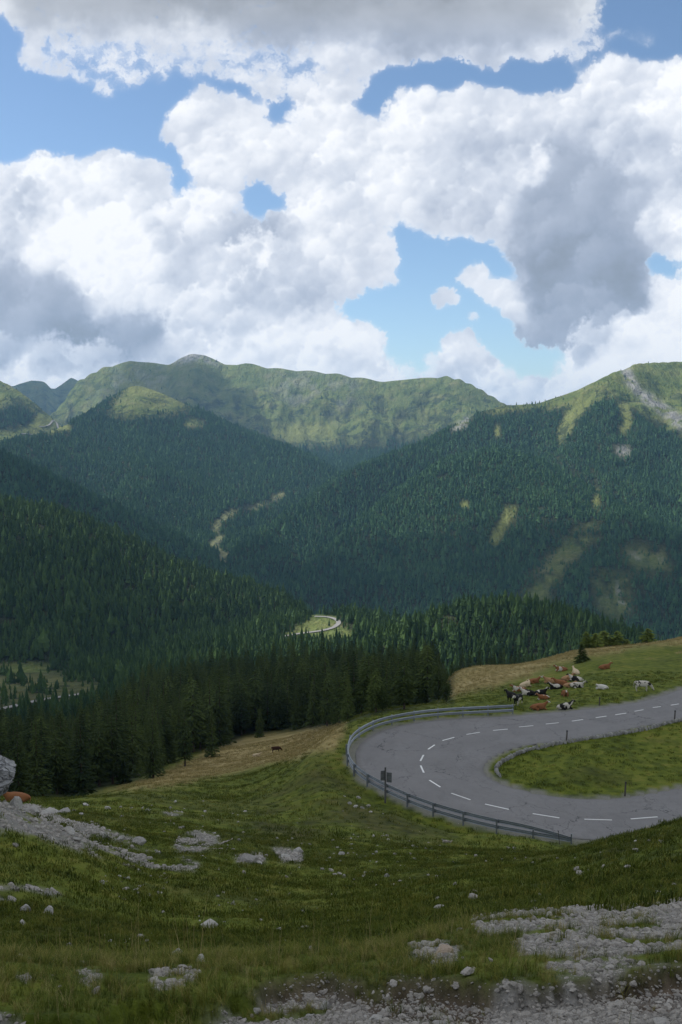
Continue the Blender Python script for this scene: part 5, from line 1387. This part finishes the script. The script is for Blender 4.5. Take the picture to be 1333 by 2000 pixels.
    for (a, b, cnt, lb) in zones:
        for _ in range(cnt):
            cx, cy = rs.uniform(a[0], b[0]), rs.uniform(a[1], b[1])
            w = 4.0 + 8.0 * rs.rand() ** 2.4
            put_rock(cx, cy, w, ROCKS[rs.randint(7)], lb, rs.uniform(.6, 1), group='stones: ' + lb.replace('small pale stone', 'scattered').replace('small white stone', 'scattered'), tall=rs.uniform(.5, .95), rmin=7)
    # pale weathered sticks on the debris heap and a log on the slope
    wm, _, _ = simple_mat('bleached_wood', (0.30, 0.27, 0.23), 0.85, var=0.3, scale=4.0)
    for (x0, y0, x1, y1, th, lb, nm) in ((352, 1655, 372, 1640, 3.0, 'grey stick lying across the debris heap', 'stick'), (395, 1660, 435, 1659, 2.6, 'long level bleached stick below the debris heap', 'stick'), (428, 1650, 455, 1640, 3.0, 'bleached stick pointing up to the brown mound', 'stick'),
                                         (382, 1664, 410, 1655, 2.2, 'short stick crossing the long level one', 'stick'), (428, 1668, 444, 1660, 2.4, 'short pale stick beyond the end of the long one', 'stick'), (866, 1647, 884, 1643, 5.0, 'pale cut log lying on the green slope below the road', 'log')):
        p = np.array(hit(x0, y0, 20, 110)); q = np.array(hit(x1, y1, 20, 110)); 
        w = th / F * np.linalg.norm(p) / 2
        if nm == 'log': q = p + np.array([(x1 - x0) / F * p[1], 0.15, 0.05])
        bm = bmesh.new(); L = float(np.linalg.norm(q - p)); segs = 8
        rnd = random.Random(int(x0)); rings = []
        for k in range(segs + 1):
            t = k / segs; off = (rnd.uniform(-1, 1) * w * 0.8, rnd.uniform(-1, 1) * w * 0.8); rr = w * (1.15 - 0.45 * t) * rnd.uniform(.9, 1.1)
            rings.append([bm.verts.new((off[0] + rr * math.cos(i * math.pi / 4), off[1] + rr * math.sin(i * math.pi / 4), t * L)) for i in range(8)])
        for a, b in zip(rings[:-1], rings[1:]):
            for i in range(8): bm.faces.new((a[i], a[(i + 1) % 8], b[(i + 1) % 8], b[i]))
        bm.faces.new(rings[0][::-1]); bm.faces.new(rings[-1])
        me = D.meshes.new(nm); bm.to_mesh(me); bm.free(); me.materials.append(wm)
        o = link(nm, me, label=lb, category=nm, loc=(float(p[0]), float(p[1]), float(p[2]) + w * 0.9))
        o.rotation_euler = Vector(q - p).to_track_quat('Z', 'Y').to_euler()
build_rocks()

PEB = [proto(rock_mesh('pebble', 100 + i, M_PEBBLE, 2, 0.7, 9, 0.1), None) for i in range(6)]
def gravel(name, r0, r1, sp, smin, smax, seed, label, thr=0.25, power=2.5, a=0.48):
    X, Y, r, az, rs = jitter_points(r0, r1, -a, a, sp, seed)
    g = grid_at(az, r, np.maximum(GRAVEL, 0.55 * SOIL).astype(np.float32)); dr = grid_at(az, r, np.clip(DROAD, 0, 9).astype(np.float32))
    z = grid_at(az, r); hz = grid_at(az, r * 0.99, HOR)
    clump = fbm(X / (sp * 9), Y / (sp * 9), 3, 951)
    k = (rs.rand(len(X)) < np.clip((g - thr) * 1.6 + 0.25 * clump, 0.0, 1)) & (dr > 0.9) & (z / r > hz - 0.05)
    X, Y, z = X[k], Y[k], z[k]; n = len(X)
    s = (smin + (smax - smin) * rs.rand(n) ** power)
    sc = np.stack([s * rs.uniform(.8, 1.3, n), s * rs.uniform(.7, 1.1, n), s * rs.uniform(.5, .9, n)], 1)
    scatter(name, np.stack([X, Y, z + s * 0.12], 1), rs.uniform(0, 6.28, n), sc, rs.randint(0, 6, n), PEB, label, tilt=rs.uniform(-.5, .5, (n, 2)))
    print(name, n)
gravel('gravel', 2.3, 4.2, 0.017, 0.004, 0.024, 1, 'grey limestone gravel at the cut edge of the turf', power=3.2)
gravel('gravel', 4.2, 11.0, 0.028, 0.006, 0.034, 2, 'pale gravel patches between the rim grass', power=3.2)
gravel('scree', 18, 75, 0.17, 0.03, 0.15, 3, 'pale scree running down below the big outcrop', power=3.0)
gravel('pebbles', 60, 150, 0.45, 0.05, 0.12, 4, 'loose stones on the road shoulder', thr=0.45)

def sprinkle(r0, r1, sp, smin, smax, seed, label, thr):
    X, Y, r, az, rs = jitter_points(r0, r1, -0.48, 0.48, sp, seed)
    z = grid_at(az, r); hz = grid_at(az, r * 0.99, HOR); dr = grid_at(az, r, np.clip(DROAD, 0, 9).astype(np.float32))
    n = fbm(X / (sp * 7), Y / (sp * 7), 4, 987)
    k = (rs.rand(len(X)) < 0.02 + 0.5 * smooth(thr, thr + 0.3, n)) & (dr > 1.5) & (z / r > hz - 0.03)
    X, Y, z = X[k], Y[k], z[k]; m = len(X); s = smin + (smax - smin) * rs.rand(m) ** 3
    scatter('stones', np.stack([X, Y, z + s * 0.45], 1), rs.uniform(0, 6.28, m), np.stack([s * rs.uniform(.8, 1.4, m), s, s * rs.uniform(.5, .9, m)], 1), rs.randint(0, 6, m), PEB, label, tilt=rs.uniform(-.5, .5, (m, 2)))
    print('sprinkle', m)
sprinkle(13, 75, 0.75, 0.035, 0.16, 11, 'fine pale stones sprinkled over the pasture of the hollow', 0.12)
sprinkle(3.2, 12, 0.16, 0.008, 0.04, 12, 'small stones showing between the rim grass', 0.05)
gravel('gravel', 2.3, 5.0, 0.020, 0.003, 0.013, 9, 'fine grit on the bare soil of the turf edge', thr=0.12)
# ================================================================ grass
def grass_material(name, stops):
    m, nt, b = material(name, 0.7, 0.15)
    rnd = nt.new('ShaderNodeObjectInfo').outputs['Random']; P = nt.new('ShaderNodeNewGeometry').outputs['Position']
    f = nt.math('ADD', nt.math('MULTIPLY', rnd, 0.55), nt.math('MULTIPLY', nt.noise(P, 1.3, 3.0, 0.6), 0.45))
    nt.put(b.inputs['Base Color'], nt.ramp(f, stops))
    return m
M_GRASS = grass_material('grass_blades', [(0.2, (0.038, 0.058, 0.006)), (0.45, (0.085, 0.115, 0.012)), (0.62, (0.16, 0.165, 0.026)), (0.78, (0.27, 0.23, 0.07)), (0.9, (0.33, 0.26, 0.12))])
M_TURF = grass_material('short_turf', [(0.25, (0.038, 0.056, 0.005)), (0.5, (0.080, 0.108, 0.010)), (0.75, (0.155, 0.155, 0.026))])
M_STRAW = grass_material('dry_straw', [(0.25, (0.22, 0.18, 0.06)), (0.75, (0.44, 0.36, 0.17))])

def tuft(seed, n, h, spread, lean, width, mat, fat=False):
    rnd = random.Random(seed); V = []; Fc = []
    for _ in range(n):
        a = rnd.uniform(0, 6.28); r = spread * math.sqrt(rnd.random()); x, y = r * math.cos(a), r * math.sin(a)
        b = rnd.uniform(0, 6.28); H = h * rnd.uniform(.45, 1.15); ln = lean * H * rnd.uniform(.2, 1.3); w = width * rnd.uniform(.6, 1.2)
        dx, dy = math.cos(b), math.sin(b); c = len(V)
        V += [(x - dy * w, y + dx * w, -0.1 * h), (x + dy * w, y - dx * w, -0.1 * h), (x + dx * ln * .35 - dy * w * .8, y + dy * ln * .35 + dx * w * .8, H * .6), (x + dx * ln * .35 + dy * w * .8, y + dy * ln * .35 - dx * w * .8, H * .6), (x + dx * ln, y + dy * ln, H)]
        Fc += [(c, c + 1, c + 3, c + 2), (c + 2, c + 3, c + 4)]
    me = D.meshes.new('tuft'); me.from_pydata(V, [], Fc); me.materials.append(mat); return proto(me, None)
T_LONG = [tuft(i, 24, 0.15, 0.05, 1.0, 0.0021, M_GRASS) for i in range(6)] + [tuft(9, 14, 0.17, 0.05, 0.8, 0.0015, M_STRAW)]
T_STALK = [tuft(20 + i, 3, 0.34, 0.05, 0.25, 0.0013, M_STRAW) for i in range(2)]
T_TURF = [tuft(30 + i, 40, 0.075, 0.13, 0.8, 0.0045, M_TURF) for i in range(4)]
T_COARSE = [tuft(40 + i, 44, 0.14, 0.34, 0.8, 0.012, M_TURF) for i in range(4)]
T_DRY = [tuft(50 + i, 40, 0.20, 0.40, 0.8, 0.014, M_STRAW) for i in range(3)]

def sow(name, r0, r1, sp, protos, seed, label, smin, smax, zone='grass', prob=1.0, a=0.50):
    X, Y, r, az, rs = jitter_points(r0, r1, -a, a, sp, seed)
    g = grid_at(az, r, GRAVEL.astype(np.float32)); so = grid_at(az, r, SOIL.astype(np.float32)); dr = grid_at(az, r, np.clip(DROAD, 0, 9).astype(np.float32)); dy = grid_at(az, r, DRY.astype(np.float32))
    z = grid_at(az, r); hz = grid_at(az, r * 0.99, HOR)
    n = fbm(X / (sp * 8), Y / (sp * 8), 3, 961 + seed)
    p = np.clip(1.05 - 1.5 * g - 0.9 * so + 0.35 * n, 0, 1) * prob
    if r1 < 8: p = p * (0.25 + 0.75 * smooth(-0.38, -0.05, fbm(X / 0.5, Y / 0.35, 3, 977)))
    if zone == 'dry': p = p * np.clip(dy * 1.4 - 0.2, 0, 1)
    if zone == 'green': p = p * np.clip(1 - dy * 1.2, 0, 1)
    if zone == 'clump': p = p * smooth(0.05, 0.3, n)
    k = (rs.rand(len(X)) < p) & (dr > 1.0) & (z / r > hz - 0.02)
    X, Y, z = X[k], Y[k], z[k]; m = len(X)
    s = rs.uniform(smin, smax, m) * (1 + 0.9 * n[k])
    scatter(name, np.stack([X, Y, z], 1), rs.uniform(0, 6.28, m), s, rs.randint(0, len(protos), m), protos, label, tilt=rs.uniform(-.15, .15, (m, 2)))
    print(name, m, round(time.time() - _T0, 1))
sow('grass', 1.3, 7.6, 0.033, T_LONG, 1, 'long green and straw coloured grass on the turf rim', 0.08, 0.37)
sow('grass', 2.6, 8.4, 0.42, T_STALK, 2, 'thin dry grass stalks rising above the turf rim', 0.6, 1.2)
sow('grass', 7.0, 22.0, 0.13, T_TURF, 3, 'short dark grass on the slope below the turf rim', 0.5, 1.1)
sow('grass', 20.0, 62.0, 0.30, T_COARSE, 4, 'short pasture grass in the hollow', 0.32, 0.8, 'green', a=0.50)
sow('grass', 60.0, 150.0, 0.95, T_COARSE, 5, 'pasture grass around the road and under the cows', 0.6, 1.4, 'green', a=0.50)
sow('grass', 95.0, 260.0, 0.85, T_DRY, 6, 'tan dry grass of the hay meadow strips', 0.6, 1.3, 'dry', a=0.50)
# ================================================================ cattle
def cow_material(name, kind):
    m, nt, b = material(name, 0.8, 0.2)
    tc = nt.new('ShaderNodeTexCoord').outputs['Object']; rnd = nt.new('ShaderNodeObjectInfo').outputs['Random']
    off = nt.new('ShaderNodeCombineXYZ'); nt.put(off.inputs[0], nt.math('MULTIPLY', rnd, 31.0)); nt.put(off.inputs[1], nt.math('MULTIPLY', rnd, 17.0))
    p = nt.vmath('ADD', tc, off.outputs[0])
    n = nt.noise(p, 1.25, 2.0, 0.45, 0.4); fine = nt.noise(p, 9.0, 3.0, 0.6)
    sp = nt.new('ShaderNodeSeparateXYZ'); nt.l.new(tc, sp.inputs[0])
    face = nt.rng(nt.math('SUBTRACT', sp.outputs[0], nt.math('MULTIPLY', fine, 0.06)), 1.10, 1.14)
    W = (0.52, 0.48, 0.41, 1)
    K = {'black': ((0.012, 0.011, 0.010), None), 'brown': ((0.24, 0.10, 0.04), None), 'tan': ((0.38, 0.22, 0.11), None), 'cream': ((0.58, 0.46, 0.30), None), 'dark': ((0.05, 0.022, 0.012), None), 'white': ((0.62, 0.59, 0.53), None)}
    base, pat = kind.split('_') if '_' in kind else (kind, 'plain')
    col = K[base][0]
    c = nt.mix(fine, tuple(x * 0.75 for x in col) + (1,), tuple(min(1, x * 1.2) for x in col) + (1,))
    if pat == 'patched': c = nt.mix(nt.rng(n, 0.525, 0.545), c, W)
    if pat == 'speckled': c = nt.mix(nt.rng(nt.noise(p, 2.6, 3.0, 0.55, 0.5), 0.43, 0.46), c, W)
    if pat in ('faced', 'patched'): c = nt.mix(face, c, W if pat == 'faced' else c)
    nt.put(b.inputs['Base Color'], c)
    return m
COATS = {k: cow_material('coat_' + k, k) for k in ('black_patched', 'black', 'brown_patched', 'brown_faced', 'brown', 'tan', 'tan_faced', 'cream', 'white', 'black_speckled', 'dark')}
M_HORN, _, _ = simple_mat('horn', (0.45, 0.40, 0.32), 0.5)

def skin_mesh(name, verts, edges, sub=2):
    me = D.meshes.new(name); me.from_pydata([v[0] for v in verts], edges, [])
    o = D.objects.new(name, me); COL.objects.link(o)
    md = o.modifiers.new('s', 'SKIN'); md.use_smooth_shade = True
    sv = me.skin_vertices[0].data
    for i, v in enumerate(verts):
        r = v[1]; sv[i].radius = r if hasattr(r, '__len__') else (r, r)
    sv[0].use_root = True
    o.modifiers.new('u', 'SUBSURF').levels = sub
    dg = bpy.context.evaluated_depsgraph_get(); dg.update()
    out = D.meshes.new_from_object(o.evaluated_get(dg)); out.name = name
    D.objects.remove(o); D.meshes.remove(me)
    out.materials.clear(); out.materials.append(COATS['brown'])
    return out

def body_standing(graze):
    v = [((-0.55, 0, 1.10), (0.33, 0.36)), ((-0.88, 0, 1.14), (0.20, 0.26)), ((-0.10, 0, 1.03), (0.38, 0.40)), ((0.42, 0, 1.02), (0.36, 0.38)), ((0.74, 0, 1.08), (0.22, 0.29))]
    e = [(0, 1), (0, 2), (2, 3), (3, 4)]
    neck = [((1.02, 0, 0.84), (0.14, 0.19)), ((1.25, 0, 0.52), (0.125, 0.15)), ((1.36, 0, 0.30), (0.095, 0.11)), ((1.42, 0, 0.14), (0.075, 0.085))] if graze else [((1.02, 0, 1.26), (0.14, 0.20)), ((1.22, 0, 1.42), (0.12, 0.15)), ((1.42, 0, 1.34), (0.10, 0.11)), ((1.60, 0, 1.24), (0.08, 0.085))]
    p = 4
    for n in neck: v.append(n); e.append((p, len(v) - 1)); p = len(v) - 1
    for s in (-1, 1):
        for par, ch in ((3, [((0.50, s * 0.20, 0.72), (0.13, 0.15)), ((0.50, s * 0.20, 0.42), 0.075), ((0.50, s * 0.20, 0.12), 0.05), ((0.54, s * 0.20, 0.03), 0.062)]),
                        (0, [((-0.62, s * 0.21, 0.78), (0.15, 0.20)), ((-0.80, s * 0.21, 0.50), 0.08), ((-0.74, s * 0.21, 0.14), 0.052), ((-0.70, s * 0.21, 0.03), 0.062)])):
            p = par
            for n in ch: v.append(n); e.append((p, len(v) - 1)); p = len(v) - 1
    for n in [((-1.04, 0, 1.16), 0.045), ((-1.08, 0, 0.78), 0.028), ((-1.07, 0, 0.45), 0.045)]:
        v.append(n); e.append((1 if n[1] == 0.045 and n[0][2] > 1 else len(v) - 2, len(v) - 1))
    return v, e

def body_lying(turn):
    v = [((-0.50, 0.02, 0.42), (0.38, 0.36)), ((-0.86, 0.0, 0.36), (0.24, 0.28)), ((-0.05, 0, 0.44), (0.44, 0.40)), ((0.42, 0, 0.48), (0.36, 0.38)), ((0.72, 0, 0.60), (0.22, 0.28))]
    e = [(0, 1), (0, 2), (2, 3), (3, 4)]
    neck = [((0.95, 0, 0.84), (0.13, 0.18)), ((1.12, 0, 1.02), (0.12, 0.14)), ((1.30, 0.0, 0.97), (0.10, 0.105)), ((1.46, 0.0, 0.86), (0.08, 0.085))] if not turn else [((0.90, 0.16, 0.78), (0.13, 0.17)), ((0.92, 0.36, 0.88), (0.12, 0.13)), ((0.80, 0.50, 0.80), (0.10, 0.10)), ((0.68, 0.60, 0.68), (0.08, 0.08))]
    p = 4
    for n in neck: v.append(n); e.append((p, len(v) - 1)); p = len(v) - 1
    for s in (-1, 1):
        for par, ch in ((3, [((0.62, s * 0.24, 0.24), (0.13, 0.13)), ((0.98, s * 0.22, 0.12), 0.075), ((0.74, s * 0.26, 0.06), 0.055)]),
                        (0, [((-0.40, s * 0.30, 0.26), (0.20, 0.20)), ((-0.02, s * 0.42, 0.16), 0.10), ((-0.34, s * 0.48, 0.07), 0.06), ((-0.02, s * 0.52, 0.05), 0.055)])):
            p = par
            for n in ch: v.append(n); e.append((p, len(v) - 1)); p = len(v) - 1
    v.append(((-1.02, 0.05, 0.34), 0.04)); e.append((1, len(v) - 1)); v.append(((-0.95, 0.30, 0.08), 0.03)); e.append((len(v) - 2, len(v) - 1))
    return v, e
POSES = {}
for nm, (f, arg, poll, hd) in {'graze': (body_standing, True, (1.20, 0, 0.60), (0.35, 0, -1)), 'stand': (body_standing, False, (1.18, 0, 1.45), (1, 0, -.3)), 'lie': (body_lying, False, (1.10, 0, 1.06), (1, 0, -.4)), 'curl': (body_lying, True, (0.93, 0.34, 0.93), (-.7, .7, -.5))}.items():
    v, e = f(arg); POSES[nm] = (skin_mesh('body', v, e), poll, hd)

def ear_mesh():
    bm = bmesh.new(); bmesh.ops.create_uvsphere(bm, u_segments=8, v_segments=6, radius=1.0)
    for w in bm.verts: w.co = Vector((w.co.x * 0.045, w.co.y * 0.115 + 0.10, w.co.z * 0.022 * (1 - 0.3 * w.co.y)))
    me = D.meshes.new('ear'); bm.to_mesh(me); bm.free(); me.materials.append(COATS['brown']); return me
def horn_mesh():
    V = []; Fc = []; n = 6; K = 5
    for k in range(K):
        t = k / (K - 1); r = 0.024 * (1 - 0.8 * t)
        for i in range(n): a = 2 * math.pi * i / n; V.append((r * math.cos(a), 0.05 + 0.14 * t + 0, 0.14 * t * t + r * math.sin(a)))
    for k in range(K - 1):
        for i in range(n): Fc.append((k * n + i, k * n + (i + 1) % n, (k + 1) * n + (i + 1) % n, (k + 1) * n + i))
    me = D.meshes.new('horn'); me.from_pydata(V, [], Fc); me.materials.append(M_HORN); return me
EAR = ear_mesh(); HORN = horn_mesh()

def cow(px, py, pose, coat, yaw_deg, label, size=1.0, rmin=60, rmax=400, group='cattle resting on the meadow beside the road'):
    """yaw 0 = facing to the right, 180 = to the left, 90 = away"""
    x, y, z = hit(px, py, rmin, rmax)
    if label.startswith('reddish'):
        x, y, z = at_r(34, 1570, 78.0); z = ground(x, y)
    root = link('cow', None, label=label, category='cow', group=group, loc=(x, y, z - 0.02)); root.rotation_euler = (0, 0, math.radians(yaw_deg)); root.scale = (size,) * 3
    me, poll, hd = POSES[pose]
    b = link('body', me, root); b.material_slots[0].link = 'OBJECT'; b.material_slots[0].material = COATS[coat]
    yaw = math.atan2(hd[1], hd[0])
    for s in (-1, 1):
        for mm, nm, dz in ((EAR, 'ear', -0.02), (HORN, 'horn', 0.05)):
            o = link(nm, mm, root, loc=(poll[0], poll[1], poll[2] + dz)); o.rotation_euler = (0, 0, yaw + (0 if s > 0 else math.pi)); 
            if nm == 'ear': o.material_slots[0].link = 'OBJECT'; o.material_slots[0].material = COATS[coat]
    return root
HERD = [
 (1097, 1311, 'lie', 'brown_patched', 185, 'white and red patched cow lying highest in the resting group'), (1125, 1317, 'lie', 'cream', 100, 'cream cow lying with its rump to the road behind the tan one'),
 (1181, 1307, 'lie', 'brown', 15, 'plain chestnut cow lying apart uphill'), (1108, 1329, 'lie', 'tan', 20, 'large tan cow lying in the thick of the group'), (1126, 1331, 'lie', 'black_patched', 160, 'black and white cow resting behind the tan cow'),
 (1076, 1334, 'lie', 'tan_faced', 175, 'tan cow with pale face looking downhill'), (1096, 1338, 'lie', 'brown', 170, 'red brown cow squeezed between two tan ones'), (1112, 1342, 'lie', 'tan', 5, 'smaller tan cow beside the red brown one'),
 (1127, 1343, 'lie', 'black_speckled', 340, 'white cow with black flecks at the uphill end of the group'), (1087, 1346, 'lie', 'black_patched', 190, 'black cow with white flank lying in front of the tan ones'),
 (1042, 1335, 'lie', 'brown_faced', 12, 'chestnut cow with white face looking over the meadow'), (1026, 1342, 'curl', 'cream', 30, 'yellowish cow curled up at the edge of the group'), (1015, 1351, 'lie', 'brown_patched', 185, 'red and white cow lying nearest the tan meadow'),
 (1032, 1358, 'lie', 'black_patched', 170, 'mostly black cow lying stretched along the slope'), (1055, 1358, 'lie', 'black_patched', 15, 'white backed cow with black head stretched beside the black one'), (1062, 1366, 'lie', 'brown_patched', 190, 'brown and white calf sized cow lying below the black ones'),
 (1104, 1359, 'lie', 'brown_faced', 265, 'brown cow lying face on to the road'), (1176, 1346, 'curl', 'white', 175, 'small white cow lying alone between the group and the grazer'), (1255, 1350, 'graze', 'black_speckled', 352, 'white cow with dark flecks grazing on its feet by the road'),
 (1012, 1377, 'stand', 'black_patched', 235, 'black cow standing at the start of the guardrail'), (1000, 1372, 'stand', 'black', 120, 'black cow standing half hidden behind the guardrail end'), (1052, 1386, 'lie', 'brown_faced', 3, 'chestnut cow with white face lying closest to the asphalt'),
 (1103, 1385, 'lie', 'black_patched', 14, 'black and white cow lying with raised head right beside the asphalt')]
for k, (px, py, ps, ct, yw, lb) in enumerate(HERD):
    cow(px, py, ps, ct, yw, lb, (0.98 if ps == 'lie' else 1.0) * (0.82 if 'small' in lb or 'calf' in lb else 1.0))
cow(540, 1470, 'graze', 'dark', 8, 'dark brown cow grazing alone on the tan meadow strip', 1.0, group='cattle on the tan meadow strip')
cow(501, 1478, 'lie', 'cream', 10, 'pale cow lying in the tan grass behind the dark grazer', 0.9, group='cattle on the tan meadow strip')
cow(28, 1592, 'lie', 'brown', 188, 'reddish cow whose back shows behind the big rock outcrop', 1.0, rmin=55, rmax=110, group='cattle behind the outcrop')
